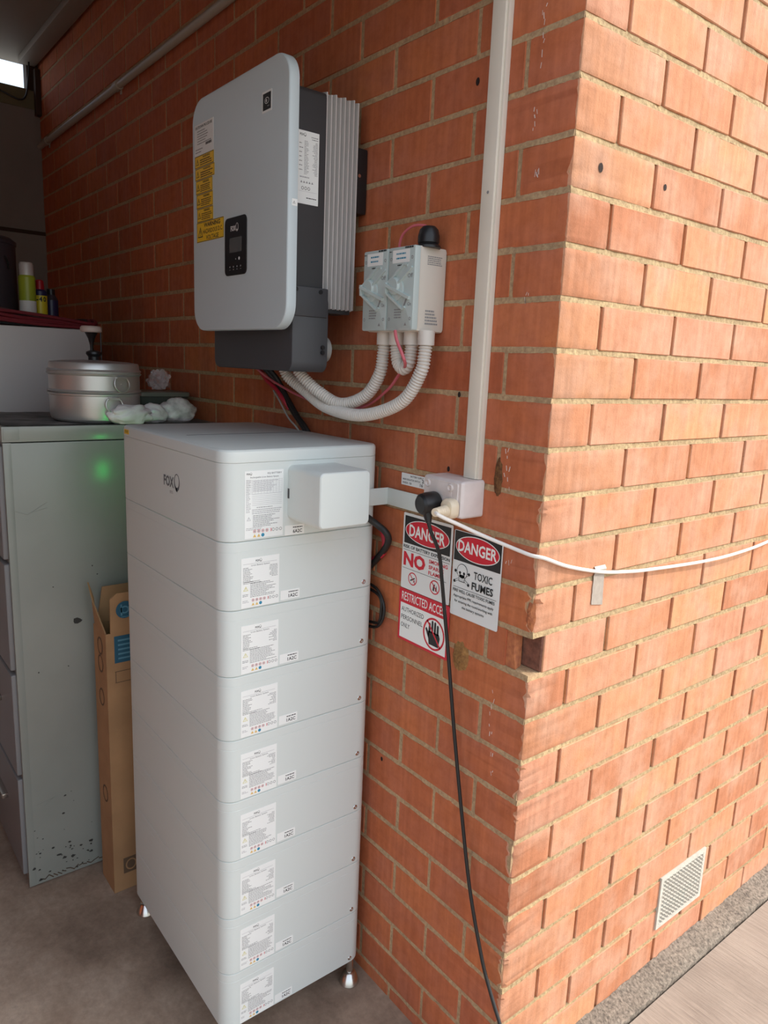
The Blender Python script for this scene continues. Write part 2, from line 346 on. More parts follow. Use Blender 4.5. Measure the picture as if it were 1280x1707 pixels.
class Sheet:
    """flat printed thing: paper with ink layers, all one mesh"""
    def __init__(s, fr, mb=None, base=0.0006, step=0.00012): s.fr = fr; s.mb = mb or MB(); s.n = base; s.st = step
    def lift(s): s.n += s.st
    def poly(s, pts, mt): s.mb.add([s.fr.p(u, v, s.n) for u, v in pts], [tuple(range(len(pts)))], mt)
    def paper(s, w_, h, mt, r=0.0008, th=None, u=0, v=0):
        f = Frame(s.fr.p(u, v, 0), s.fr.U, s.fr.W); rprism(s.mb, f, w_, h, r, [(0.0001, 0), (s.n, 0)], mt, 2); s.lift()
    def rect(s, u0, v0, u1, v1, mt): s.poly([(u0, v0), (u1, v0), (u1, v1), (u0, v1)], mt)
    def ell(s, cu, cv, a, b, mt, n=36): s.poly([(cu + a * cos(2 * pi * k / n), cv + b * sin(2 * pi * k / n)) for k in range(n)], mt)
    def ring(s, cu, cv, a, b, t, mt, n=36):
        vs = []
        for k in range(n):
            c, d = cos(2 * pi * k / n), sin(2 * pi * k / n)
            vs += [s.fr.p(cu + a * c, cv + b * d, s.n), s.fr.p(cu + (a - t) * c, cv + (b - t) * d, s.n)]
        s.mb.add(vs, [(2 * k, 2 * ((k + 1) % n), 2 * ((k + 1) % n) + 1, 2 * k + 1) for k in range(n)], mt)
    def line(s, u0, v0, u1, v1, t, mt):
        d = V((u1 - u0, v1 - v0)); d.normalize(); q = (-d.y * t / 2, d.x * t / 2)
        s.poly([(u0 - q[0], v0 - q[1]), (u1 - q[0], v1 - q[1]), (u1 + q[0], v1 + q[1]), (u0 + q[0], v0 + q[1])], mt)
    def text(s, txt, u0, v0, u1, v1, mt, bold=0.0):
        """fit text to the rectangle"""
        vs, fs, x0, x1, y0, y1 = text_geo(txt, bold)
        q = [s.fr.p(u0 + (x - x0) / (x1 - x0) * (u1 - u0), v0 + (y - y0) / (y1 - y0) * (v1 - v0), s.n) for x, y in vs]
        s.mb.add(q, fs, mt)
    def fine(s, u0, v0, u1, v1, rows, mt, fill=(0.5, 1.0), right=False, th=0.4):
        """rows of illegible fine print, shown as short broken strokes"""
        h = (v1 - v0) / rows
        for i in range(rows):
            L = (u1 - u0) * random.uniform(*fill); a = u1 - L if right else u0; e = a + L; v = v1 - (i + 0.5) * h
            while a < e - 1e-5:
                wd = min(random.uniform(0.0018, 0.006), e - a); s.rect(a, v - h * th / 2, a + wd, v + h * th / 2, mt); a += wd + 0.0008
    def tri(s, cu, cv, w_, mt, mark=None):
        s.poly([(cu - w_ / 2, cv - w_ * 0.42), (cu + w_ / 2, cv - w_ * 0.42), (cu, cv + w_ * 0.45)], mt)
        if mark:
            n = s.n; s.lift(); s.poly([(cu - w_ * .36, cv - w_ * .34), (cu + w_ * .36, cv - w_ * .34), (cu, cv + w_ * .30)], mark)
            s.lift(); s.rect(cu - w_ * .05, cv - w_ * .12, cu + w_ * .05, cv + w_ * .16, mt); s.rect(cu - w_ * .05, cv - w_ * .27, cu + w_ * .05, cv - w_ * .18, mt); s.n = n
    def fox(s, u, v, h, mt, ws=1.0):
        """FOX wordmark with its drop-shaped ring; h = letter height"""
        s.text('FOX', u, v, u + 2.1 * h * ws, v + h, mt, 0.03)
        cx = u + 2.72 * h * ws; cy = v + h * 0.62; a = 0.55 * h * ws; b = 0.78 * h; n = 28; vs = []
        for k in range(n):
            g = 2 * pi * k / n; c, d = cos(g), sin(g); t = 0.20 + 0.10 * (1 - d) / 2
            vs += [s.fr.p(cx + a * c, cy + b * d, s.n), s.fr.p(cx + a * c * (1 - t), cy + b * d * (1 - t) + (0.10 * b), s.n)]
        s.mb.add(vs, [(2 * k, 2 * ((k + 1) % n), 2 * ((k + 1) % n) + 1, 2 * k + 1) for k in range(n)], mt)
        s.poly([(cx - .5 * a, cy - .75 * b), (cx + .1 * a, cy - .55 * b), (cx + .1 * a, cy - 1.12 * b), (cx - .35 * a, cy - 1.0 * b)], mt)
    def build(s, name, parent=None): return s.mb.build(name, parent, smooth=False, recalc=False)

# ------------------------------------------------------------------ setting: brick walls
H0 = 2.10; CO = 0.086; BH = 0.076; JT = 0.010
def brick(mb, p0, p1, mt, chips=None, jit=0.0008):
    """one brick: chamfered block, slightly out of true"""
    j = lambda: random.uniform(-jit, jit)
    x0, y0, z0 = p0; x1, y1, z1 = p1
    x0 += j(); y0 += j(); z0 += j(); x1 += j(); y1 += j(); z1 += j()
    c = 0.0016
    vs = []
    for z, ins in ((z0, c), (z0 + c, 0), (z1 - c, 0), (z1, c)):
        a = ins
        for (x, y) in ((x0 + a, y0 + a + c), (x0 + a + c, y0 + a), (x1 - a - c, y0 + a), (x1 - a, y0 + a + c), (x1 - a, y1 - a - c), (x1 - a - c, y1 - a), (x0 + a + c, y1 - a), (x0 + a, y1 - a - c)):
            vs.append((x, y, z))
    fs = [(i * 8 + k, i * 8 + (k + 1) % 8, (i + 1) * 8 + (k + 1) % 8, (i + 1) * 8 + k) for i in range(3) for k in range(8)]
    fs += [tuple(range(8))[::-1], tuple(range(24, 32))]
    mb.add(vs, fs, mt)
def corner_brick(mb, p0, p1, mt, amp, seed):
    """brick on the arris: its outer vertical edge (x1,y0) worn and chipped inwards"""
    rnd = random.Random(seed); x0, y0, z0 = p0; x1, y1, z1 = p1; n = 14; vs = []
    amps = []; a = rnd.uniform(0.2, 1) * amp
    for i in range(n + 1):
        a = max(0.0006, min(amp * 1.6, a + rnd.uniform(-1, 1) * amp * 0.55)); amps.append(a)
    c = 0.0015
    for i in range(n + 1):
        z = z0 + (z1 - z0) * i / n; e = c if i in (0, n) else 0; a = amps[i]
        vs += [(x0, y0 + e, z), (x1 - 2.4 * a - e, y0 + e, z), (x1 - 0.8 * a - e, y0 + 0.9 * a + e, z), (x1 - e, y0 + 2.6 * a + e, z), (x1 - e, y1, z), (x0, y1, z)]
    fs = []; fm = []
    for i in range(n):
        for k in range(6): fs.append((i * 6 + k, i * 6 + (k + 1) % 6, (i + 1) * 6 + (k + 1) % 6, (i + 1) * 6 + k)); fm.append(k)
    fs += [tuple(range(6))[::-1], tuple(range(n * 6, n * 6 + 6))]; o = len(mb.mi)
    mb.add(vs, fs, mt); ia = mb.mid(M_BRICK_SHADE)          # garage-side face takes the brick colour with shade put into it
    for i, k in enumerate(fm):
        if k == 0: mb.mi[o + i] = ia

TOPROW, BOTROW = -14, 24
wa, wb = MB(), MB()
chip = {2: .003, 6: .002, 8: .003, 9: .004, 10: .003, 11: .006, 13: .003, 14: .0025, 15: .006, 16: .007, 17: .005, 18: .004, 19: .005, 20: .004, 21: .004, 22: .004}
LA, LB = 3.2, 2.2
for r in range(TOPROW, BOTROW + 1):
    zt = H0 - CO * r - JT / 2; zb = zt - BH
    if zb < -0.02: zb = -0.02
    if zt > 3.25: continue
    odd = r % 2 == 1
    am = chip.get(r, .0012)
    # corner brick: odd rows stretcher along wall A, even rows stretcher along wall B
    if r == 12:
        # the corner of this course is broken away: only rough remnants are left
        brick(wb, (-0.105, 0.038, zb), (0.0, 0.23, zt), M_BRICK); brick(wb, (-0.104, 0.034, zb + .001), (-.003, 0.05, zt - .001), M_BROKEN2, jit=.0001)
        mb_ = wa; vs = []
        for i in range(7):
            z = zb + (zt - zb) * i / 6; q = random.uniform(-.003, .003); g = .013 - .004 * i / 6
            vs += [(-.052 - g + q, .004, z), (-.048 + g * .6 + q, .002 + abs(q), z), (-.050 + g * .3, .03, z), (-.066, .03, z)]
        wa.add(vs, [(i * 4 + k, i * 4 + (k + 1) % 4, i * 4 + 4 + (k + 1) % 4, i * 4 + 4 + k) for i in range(6) for k in range(4)] + [(0, 1, 2, 3), (24, 25, 26, 27)], M_BROKEN)
        brick(wa, (-0.11, 0.0, zb), (-0.062, 0.1, zt), M_BRICK_SHADE)
    elif odd:
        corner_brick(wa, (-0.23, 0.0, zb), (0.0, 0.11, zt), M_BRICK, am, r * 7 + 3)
    else:
        corner_brick(wb, (-0.11, 0.0, zb), (0.0, 0.23, zt), M_BRICK, am, r * 7 + 5)
    a = 0.24 if odd else 0.12
    while a < LA:
        brick(wa, (-min(a + 0.23, LA), 0.0, zb), (-a, 0.10, zt), M_BRICK_SHADE); a += 0.24
    b = 0.12 if odd else 0.24
    while b < LB:
        brick(wb, (-0.10, b, zb), (0.0, min(b + 0.23, LB), zt), M_BRICK); b += 0.24
# mortar: deep core plus bed joints nearly flush
def joint_strip(mb, x0, x1, y0, y1, z0, z1, face, rec, mt, step=0.02):
    """bed joint with a slightly ragged face"""
    n = int((y1 - y0 if face == 'B' else x1 - x0) / step); vs = []
    for i in range(n + 1):
        t = i / n; d = rec + random.uniform(-.0008, .0012); a = random.uniform(-.0012, .0008); b = random.uniform(-.0008, .0014)
        if face == 'B':
            y = y0 + (y1 - y0) * t; vs += [(x0, y, z0), (x1 - d, y, z0 + a), (x1 - d - .0015, y, z1 + b), (x0, y, z1)]
        else:
            x = x0 + (x1 - x0) * t; vs += [(x, y1, z0), (x, y0 + d, z0 + a), (x, y0 + d + .001, z1 + b), (x, y1, z1)]
    fs = [(i * 4 + k, i * 4 + (k + 1) % 4, i * 4 + 4 + (k + 1) % 4, i * 4 + 4 + k) for i in range(n) for k in range(4)] + [(0, 1, 2, 3), (n * 4 + 3, n * 4 + 2, n * 4 + 1, n * 4)]
    mb.add(vs, fs, mt)
HOLEZ0, HOLEZ1 = H0 - CO * 13 + .004, H0 - CO * 12 - .004
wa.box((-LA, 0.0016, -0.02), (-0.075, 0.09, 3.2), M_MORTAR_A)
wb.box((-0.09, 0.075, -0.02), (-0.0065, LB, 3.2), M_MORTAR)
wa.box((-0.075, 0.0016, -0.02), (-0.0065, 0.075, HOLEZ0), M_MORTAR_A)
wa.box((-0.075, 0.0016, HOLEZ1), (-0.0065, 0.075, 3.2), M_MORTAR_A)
wa.box((-0.075, 0.055, HOLEZ0), (-0.03, 0.075, HOLEZ1), M_BROKEN)
for r in range(TOPROW + 1, BOTROW + 1):
    z = H0 - CO * r
    if z > 3.19: continue
    rec = 0.0016 if r % 3 else 0.0010
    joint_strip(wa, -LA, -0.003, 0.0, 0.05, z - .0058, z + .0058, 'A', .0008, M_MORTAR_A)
    joint_strip(wb, -0.05, 0.0, 0.003, LB, z - .0056, z + .0056, 'B', rec, M_MORTAR)
wall_left = struct(wa.build('wall_left', ang=30)); wall_left['label'] = 'shaded red brick wall carrying the inverter and switches'
wall_right = struct(wb.build('wall_right', ang=30)); wall_right['label'] = 'sunlit red brick outer wall with the vent'

# garage shell
f = MB(); f.box((-3.4, -2.9, -0.06), (0.0, 0.02, 0.0), M_FLOOR); struct(f.build('floor', smooth=False))
f = MB(); f.box((0.0, -9.0, -0.06), (9.0, 0.0, -0.002), M_PATH); f.box((0.062, 0.0, -0.06), (9.0, 9.0, 0.022), M_PATH)
struct(f.build('path', smooth=False))
# rough cement fillet along the foot of the outer wall
f = MB(); n = 160; vs = []
for i in range(n + 1):
    y = 0.0 + LB * i / n; rj = lambda q: random.uniform(-q, q)
    vs += [(-0.01, y, -.05), (0.0, y, 0.052 + rj(.003)), (0.018, y, 0.046 + rj(.003)), (0.040, y, 0.038 + rj(.003)), (0.056 + rj(.0015), y, 0.030 + rj(.002)), (0.057, y, -.05)]
f.add(vs, [(i * 6 + k, i * 6 + k + 1, i * 6 + 7 + k, i * 6 + 6 + k) for i in range(n) for k in range(5)], M_STRIP)
st_ = struct(f.build('trim_1', ang=60)); st_['label'] = 'rough cement strip along the foot of the sunlit wall'
f = MB(); f.box((-3.3, -2.9, 2.875), (-0.05, 0.09, 2.95), M_CEIL); struct(f.build('ceiling', smooth=False))
f = MB(); f.box((-3.2, -0.085, 2.845), (-0.05, -0.012, 2.874), M_CEIL, 0.004); struct(f.build('trim_2'))
f = MB(); f.box((-3.26, -2.8, 0), (-3.2, 0.12, 2.10), M_FAR); f.box((-3.26, -2.8, 2.108), (-3.203, 0.12, 2.66), M_FAR); f.box((-3.26, -2.8, 2.66), (-3.2, 0.12, 2.745), M_FAROLV, .004)
f.box((-3.215, -2.8, 2.095), (-3.195, -0.0, 2.112), M_WOOD)
f.box((-3.26, -0.05, 2.74), (-3.2, 0.12, 2.874), M_WOOD)
struct(f.build('wall_far', smooth=False))
f = MB(); f.box((-3.3, -2.86, 0), (0.0, -2.8, 2.95), M_BRICK_SHADE); struct(f.build('wall_near', smooth=False))  # unseen wall, set close and dark to limit light on the tower front
f = MB(); f.box((-.11, -2.8, 0), (0, -1.6, 2.95), M_BRICK_SHADE); f.box((-.11, -1.6, 2.38), (0, -.002, 2.95), M_FAR); struct(f.build('wall_front_light_block', smooth=False))  # unseen pier and header, added to narrow the light through the opening
f = MB(); f.box((-3.198, -0.024, 2.63), (-3.16, 0.0, 2.83), M_WOOD, .003)
tag(f.build('timber_block'), 'dark timber block high in the far corner under the ceiling', 'timber block')
f = MB(); f.tube([(-3.15, -.05, 2.872), (-3.15, -.055, 2.78), (-3.15, -.085, 2.68), (-3.15, -.20, 2.70), (-3.15, -.45, 2.73)], .004, M_BLACK, 8)
tag(f.build('hanging_cable'), 'thin black cable drooping below the bright gap by the ceiling', 'cable')

# marks on the brick, as parts of the walls
def disc_mark(name, parent, fr, r, mt, rv=None):
    s = Sheet(fr, base=0.0009); s.ell(0, 0, r, rv or r, mt, 12); o = s.build(name, parent); o['kind'] = 'structure'; return o
for x, z, r in ((-.231, 2.058, .005), (-.23, 1.496, .004), (-.248, 1.346, .004), (-.42, .62, .004)):
    disc_mark('drill_hole', wall_left, FA(x, -.0002, z), r, M_HOLE, r * 1.4)
for y, z, r in ((.073, 1.887, .006), (.269, 1.889, .0045)):
    disc_mark('drill_hole', wall_right, FB(.0002, y, z), r, M_HOLE, r * 1.3)
def lump(name, parent, fr, a, b, h, mt, seed):
    rnd = random.Random(seed); vs = [fr.p(0, 0, h)]; n = 22; R = 5
    for i in range(1, R + 1):
        for k in range(n):
            q = i / R * rnd.uniform(.86, 1.14); g = 2 * pi * k / n
            vs.append(fr.p(a * q * cos(g), b * q * sin(g), h * (1 - (i / R) ** 2) * rnd.uniform(.5, 1.2) - (.0008 if i == R else 0)))
    fs = [(0, 1 + k, 1 + (k + 1) % n) for k in range(n)] + [(1 + i * n + k, 1 + (i + 1) * n + k, 1 + (i + 1) * n + (k + 1) % n, 1 + i * n + (k + 1) % n) for i in range(R - 1) for k in range(n)]
    mb = MB(); mb.add(vs, fs, mt); o = mb.build(name, parent, ang=80, recalc=False); o['kind'] = 'structure'; return o
lump('mud_patch', wall_left, FA(-.180, 0, .966), .024, .034, .007, M_MUD, 3)
lump('mud_patch', wall_left, FA(-.112, 0, 1.346), .011, .038, .005, mat('brown_mud', (0.20, 0.09, 0.03, 1), .95, c2=(.1, .04, .015, 1), nscale=150, bump=1, bscale=250), 5)
lump('broken_brick_face', wall_left, FA(-.010, .003, 1.105), .011, .032, .006, M_BROKEN, 8)
def streak(fr, pts, t, parent):
    s = Sheet(fr, base=.0009)
    for (a, b, c, d) in pts: s.line(a, b, c, d, t * random.uniform(.5, 1.3), M_CHALK)
    o = s.build('paint_streak', parent); o['kind'] = 'structure'
def chalk(x, z, L, n, sp):
    pts = []
    for i in range(n):
        a = random.uniform(-sp, sp); v = random.uniform(-L, L); pts.append((a, v, a + random.uniform(-.003, .003), v + random.uniform(.004, .012)))
    streak(FA(x, 0, z), pts, .0016, wall_left)
for a in ((-.085, 2.09, .05, 8, .004), (-.085, 1.96, .03, 5, .008), (-.075, 1.875, .008, 5, .006), (-.075, 1.665, .012, 4, .003), (-.09, 1.36, .04, 9, .01), (-.085, .88, .05, 7, .006), (-.07, .78, .03, 4, .01), (-.07, 1.19, .01, 3, .01)): chalk(*a)

# ------------------------------------------------------------------ air vent
vt = MB(); fr = FB(0.0, .588, .148); W_, Hh = .218, .150; nx, nz = 13, 11; bx, bz = .011, .011
rprism(vt, Frame(fr.p(0, 0, -.01), fr.U, fr.W), W_, Hh, .001, [(0, 0), (.004, 0)], M_HOLE, 1)
cw, chh = (W_ - 2 * bx) / nx, (Hh - 2 * bz) / nz; N_ = .004
for i in range(nx):
    for j in range(nz):
        cu, cv = bx + (i + .5) * cw, bz + (j + .5) * chh; n = 8; ro, vs = (cw * .36, chh * .37), []
        for k in range(n):
            g = 2 * pi * (k + .5) / n; c, d = cos(g), sin(g); sc = 1 / max(abs(c), abs(d))
            vs += [fr.p(cu + cw / 2 * c * sc, cv + chh / 2 * d * sc, N_), fr.p(cu + ro[0] * c, cv + ro[1] * d, N_), fr.p(cu + ro[0] * c, cv + ro[1] * d, N_ - .010)]
        vt.add(vs, [(3 * k + q, 3 * ((k + 1) % n) + q, 3 * ((k + 1) % n) + q + 1, 3 * k + q + 1) for k in range(n) for q in (0, 1)], M_VENT)
for a, b, c, d in ((0, 0, W_, bz), (0, Hh - bz, W_, Hh), (0, bz, bx, Hh - bz), (W_ - bx, bz, W_, Hh - bz)):
    p, q = fr.p(a, b, -.008), fr.p(c, d, N_); vt.box((p.x, p.y, p.z), (q.x, q.y, q.z), M_VENT)
tag(vt.build('air_vent', smooth=False), 'cream perforated air vent set low in the sunlit brick wall', 'air vent')

# ------------------------------------------------------------------ battery tower
BX0, BX1, BY0, BY1 = -1.005, -.438, -.405, -.025
BW, BD = BX1 - BX0, BY1 - BY0
tw = thing('battery_tower', 'tall white stack of battery modules on steel feet beside the brick wall', 'battery', (-.72, -.215, 0))
def slab_mod(z0, z1, lip=.021, parent=None, name='battery_module'):
    mb = MB(); fr = Frame((BX0, BY0, z0), (1, 0, 0), (0, 1, 0)); h = z1 - z0
    prof = [(0, .004), (.0006, .0022), (.0012, .0006), (.0020, 0), (h - lip - .0005, 0), (h - lip, .0005), (h - lip + .0005, .0001), (h - .0018, .0001), (h - .0010, .0005), (h - .0003, .0022), (h, .0045)]
    rprism(mb, fr, BW, BD, .034, prof, M_WHITE, 10)
    return mb.build(name, parent, ang=18)
def hazard_icons(s, u, v, sc):
    for i, mt in enumerate((M_PINKINK, M_PINKINK, M_PINKINK, M_PINKINK)):
        s.ring(u + i * .0068 * sc, v + .0065 * sc, .0026 * sc, .0026 * sc, .0009 * sc, mt, 10)
        s.rect(u + i * .0068 * sc - .001 * sc, v + .0055 * sc, u + i * .0068 * sc + .001 * sc, v + .0075 * sc, M_GREYINK)
    for i in range(2): s.tri(u + i * .0068 * sc, v, .0056 * sc, M_ORINK)
    s.ell(u + 2 * .0068 * sc, v, .0028 * sc, .0028 * sc, M_BLUE, 12)
    for i in range(3):
        s.ring(u + (.031 + i * .0062) * sc, v + .0065 * sc, .0024 * sc, .0026 * sc, .0008 * sc, M_GREYINK, 8)
    s.rect(u + .0265 * sc, v + .004 * sc, u + .0282 * sc, v + .009 * sc, M_PINKINK)
def module_label(zt, parent):
    s = Sheet(FB(BX1, -.366, zt - .137)); w_, h = .086, .103
    s.paper(w_, h, M_PAPER); s.fox(.032, .0935, .0042, M_INK); s.line(.004, .0905, .080, .0905, .0006, M_LGINK)
    s.text('Li-ion Battery System', .022, .0845, .064, .0885, M_GREYINK, .015)
    s.fine(.004, .052, .028, .084, 10, M_GREYINK, (.45, 1)); s.fine(.062, .058, .082, .084, 9, M_GREYINK, (.3, 1), True)
    s.fine(.004, .049, .050, .055, 2, M_GREYINK, (.7, 1))
    s.tri(.010, .040, .011, M_TRI, M_PAPER); s.fine(.020, .020, .082, .051, 10, M_GREYINK, (.55, 1)); s.fine(.003, .023, .017, .029, 2, M_GREYINK, (.8, 1))
    s.fine(.003, .010, .018, .016, 2, M_LGINK); hazard_icons(s, .0265, .006, 1.25)
    o = s.build('rating_label', parent); o['label'] = 'white printed rating label with FOX logo'
def serial_label(y, zb, txt, parent):
    s = Sheet(FB(BX1, y, zb)); s.paper(.046, .0205, M_PAPER)
    s.fine(.019, .0135, .042, .0175, 1, M_INK, (.98, 1), th=.5); s.text(txt, .019, .0035, .041, .011, M_INK, .02)
    s.build('serial_label', parent)
def screw(y, z, parent):
    mb = MB(); mb.lathe((BX1 - .0005, y, z), (1, 0, 0), [(.0055, 0), (.0055, .0012), (.0045, .0022), (.0026, .0022), (.0024, .0008), (0, .0008)], M_STEEL, 14)
    mb.build('screw', parent)
ZT = 1.195; MH = .1406
for k in range(8):
    zt = ZT - MH * k; md = slab_mod(zt - MH, zt, parent=tw)
    module_label(zt, md); serial_label(-.276, zt - .1345, '1A2C', md); screw(-.062, zt - .1275, md)
bm_ = slab_mod(ZT, 1.350, lip=.0, parent=tw, name='control_module')
lid = MB(); rprism(lid, Frame((BX0, BY0, 1.350), (1, 0, 0), (0, 1, 0)), BW, BD, .034, [(0, .002), (.0008, .0006), (.002, 0), (.018, 0), (.0225, .0012), (.0255, .0045), (.0265, .009)], M_WHITE, 10)
lid.box((-.72, BY0 + .05, 1.3763), (-.716, BY1 - .03, 1.3768), M_SEAM)
lid.build('lid', tw, ang=22)
s = Sheet(FB(BX1, -.359, 1.2)); s.paper(.086, .135, M_PAPER); s.fox(.004, .127, .0035, M_INK); s.text('EQ BATTERY', .050, .1265, .082, .1305, M_GREYINK, .02)
s.text('Rechargeable Li-ion Battery System', .012, .1195, .075, .1235, M_GREYINK, .02)
for i in range(9): s.line(.003, .116 - i * .0033, .083, .116 - i * .0033, .00035, M_LGINK)
for i in range(11): s.line(.016 + i * .0067, .117, .016 + i * .0067, .089, .0003, M_LGINK)
s.fine(.003, .052, .014, .118, 20, M_LGINK); s.fine(.018, .093, .080, .116, 7, M_LGINK, (.6, 1), th=.3)
for i in range(7): s.line(.016, .088 - i * .0036, .083, .088 - i * .0036, .0005, M_LGINK)
s.fine(.026, .060, .062, .063, 1, M_GREYINK, (.9, 1)); s.fine(.016, .048, .083, .059, 3, M_LGINK, (.9, 1))
s.tri(.009, .040, .009, M_LGINK, M_PAPER); s.fine(.018, .022, .078, .047, 8, M_GREYINK, (.6, 1)); s.fine(.003, .016, .070, .022, 2, M_LGINK); hazard_icons(s, .022, .005, 1.35)
o = s.build('rating_label', bm_); o['label'] = 'tall white rating label full of small print'
serial_label(-.268, 1.1975, '6A2C', bm_)
s = Sheet(FA(-.727, BY0, 1.268)); s.fox(0, 0, .024, M_LOGO, 1.1); s.text('ESS', .034, -.013, .050, -.007, mat('faint_grey_ink', (.34, .35, .36, 1)), 0); s.build('front_logo', bm_)
s = Sheet(FA(BX0 + .034, BY0, 1.357)); s.paper(.030, .011, M_YEL); s.fine(.003, .003, .027, .009, 2, M_INK, (.9, 1)); s.build('warning_sticker', tw)
ld = MB(); ld.box((BX0 - .0015, -.312, 1.222), (BX0 + .002, -.302, 1.266), M_LED, .0006); o = ld.build('status_light', bm_); o['label'] = 'small glowing green light strip'
# protruding connection cover and its slot
cv = MB(); rprism(cv, FB(-.438, -.262, 1.230), .122, .112, .012, [(-.004, 0), (.108, 0), (.114, .0015), (.116, .0035), (.1165, .007)], M_WHITE, 8)
cv.box((-.4375, -.2628, 1.275), (-.432, -.2618, 1.295), M_SEAM)
o = cv.build('connection_cover', tw, ang=22); o['label'] = 'square white box jutting from the end of the top module'
# steel strap to the wall
sp = MB(); sp.box((-.437, -.115, 1.241), (-.4345, -.004, 1.279), M_WHITE, .0006); sp.box((-.437, -.0065, 1.241), (-.300, -.004, 1.279), M_WHITE, .0006)
for z in (1.25, 1.269): sp.box((-.4347, -.100, z - .0025), (-.4338, -.080, z + .0025), M_SEAM, .0002)
o = sp.build('wall_strap', tw); o['label'] = 'bent white metal strap tying the tower to the wall'
for x, y in ((-.450, -.052), (-.980, -.380), (-.465, -.38), (-.980, -.052)):
    ft = MB(); ft.lathe((x, y, 0), (0, 0, 1), [(0, 0), (.024, 0), (.026, .004), (.0245, .008), (.015, .030), (.013, .032), (.009, .033), (.009, .072), (0, .072)], M_STEEL, 28); ft.build('foot', tw)

# ------------------------------------------------------------------ inverter
iv = thing('solar_inverter', 'wall-hung grey-white inverter with yellow warning stickers and silver cooling fins', 'inverter', (-.70, -.12, 1.53))
IY = -.237
PX0, PX1, PZ0, PZ1 = -.939, -.496, 1.610, 2.128
mb = MB(); rprism(mb, FA(PX0, -.213, PZ0), PX1 - PX0, PZ1 - PZ0, .052, [(0, .004), (.002, .0005), (.004, 0), (.0195, 0), (.0222, .0008), (.0236, .0025), (.024, .006), (.0239, .010)], M_PANEL, 12)
panel = mb.build('front_panel', iv, ang=24)
mb = MB(); rprism(mb, Frame((-.890, -.214, 1.655), (1, 0, 0), (0, 0, 1)), .354, .428, .012, [(-.088, 0), (0, 0)], M_DARK, 4)
body = mb.build('body', iv)
mb = MB(); mb.box((-.875, -.126, 1.664), (-.552, -.042, 2.080), M_ALU)
ys = [-.125 + .0113 * i for i in range(8)]
for i, y in enumerate(ys):
    for x0, x1 in ((-.555, -.5405), (-.888, -.873)):
        vs = [(x0 if x0 > -.7 else x1, y + dy, z) for z in (1.659, 2.087 - .003 * (i % 2)) for dy in (.0002, .0078)]
        xo = x1 if x0 > -.7 else x0
        vs += [(xo, y + dy, z) for z in (1.661, 2.085 - .003 * (i % 2)) for dy in (.0018, .0046)]
        mb.add(vs, [(0, 1, 5, 4), (2, 3, 7, 6), (0, 2, 6, 4), (1, 3, 7, 5), (4, 5, 7, 6), (0, 1, 3, 2)], M_ALU)
for i in range(22): mb.box((-.868 + i * .0145, -.124, 2.078), (-.864 + i * .0145, -.048, 2.088), M_ALU)
mb.box((-.61, -.125, 1.652), (-.55, -.044, 1.662), M_DARK)
mb.build('heat_sink', iv)
mb = MB(); rprism(mb, Frame((-.905, -.200, 1.525), (1, 0, 0), (0, 0, 1)), .372, .165, .022, [(-.088, .0), (-.004, 0), (-.001, .002), (0, .006)], M_DARK2, 8)
mb.box((-.545, -.206, 1.640), (-.529, -.115, 1.700), M_DARK2, .003)
lc = mb.build('lower_cover', iv)
for y, z in ((-.195, 1.693), (-.135, 1.692), (-.126, 1.578), (-.126, 1.567)):
    m2 = MB(); m2.cyl((-.531, y, z), (-.527, y, z), .0045, M_BLACK, 12); m2.build('screw', lc)
mb = MB(); mb.lathe((-.562, -.113, 1.574), (0, 1, 0), [(0, 0), (.024, 0), (.028, .004), (.028, .014), (0, .014)], mat('dull_grey_plastic', (.30, .29, .27, 1), .5), 28); o = mb.build('spacer', iv); o['label'] = 'round pale spacer behind the lower cover'
mb = MB(); mb.box((-.62, -.034, 1.868), (-.556, -.003, 2.002), M_BLACK, .004); mb.cyl((-.5565, -.026, 1.945), (-.553, -.026, 1.945), .004, M_STEEL, 10)
o = mb.build('mounting_bracket', iv); o['label'] = 'black wall bracket behind the fins'
mb = MB(); rprism(mb, FA(-.766, IY, 1.728), .102, .122, .012, [(0, 0), (.0015, 0), (.002, .0006)], M_BLACK, 6); dp = mb.build('display', iv)
s = Sheet(FA(-.766, IY - .002, 1.728), base=.0003)
s.fox(.030, .093, .011, M_WINK); s.rect(.024, .048, .082, .079, M_LCD); s.ell(.070, .034, .0035, .0035, M_WINK, 14); s.ell(.054, .034, .0015, .0015, M_LGINK, 8)
for i in range(4): s.ell(.026 + .017 * i, .018, .0018, .0018, M_LGINK, 8)
for i in range(4): s.line(.0235 + .017 * i, .012, .0285 + .017 * i, .012, .0008, M_LGINK)
o = s.build('display_screen', dp)
def yl(x0, z0, x1, z1, lines, name='warning_sticker', big=None):
    s = Sheet(FA(x0, IY, z0)); w_, h = x1 - x0, z1 - z0; s.paper(w_, h, M_YEL)
    for a in ((.001, .001, w_ - .001, .001), (.001, h - .001, w_ - .001, h - .001), (.001, .001, .001, h - .001), (w_ - .001, .001, w_ - .001, h - .001)): s.line(*a, .0012, M_INK)
    s.tri(w_ * .14, h * .5, min(h * .62, w_ * .2), M_INK, M_YEL)
    if big:
        n = len(big)
        for i, (t, a, b) in enumerate(big): s.text(t, w_ * a, h * (1 - (i + .92) / n * .96 - .0), w_ * b, h * (1 - (i + .22) / n * .96), M_INK, .03 if i == 0 else .012)
    else:
        s.text('WARNING', w_ * .42, h * .72, w_ * .80, h * .90, M_INK, .03); s.fine(w_ * .28, h * .12, w_ * .95, h * .66, lines, M_INK, (.75, 1), th=.5)
    s.build(name, iv)
s = Sheet(FA(-.925, IY, 2.007)); s.paper(.101, .067, M_PAPER2); s.text('SHUTDOWN PROCEDURE', .006, .057, .094, .063, M_INK, .02)
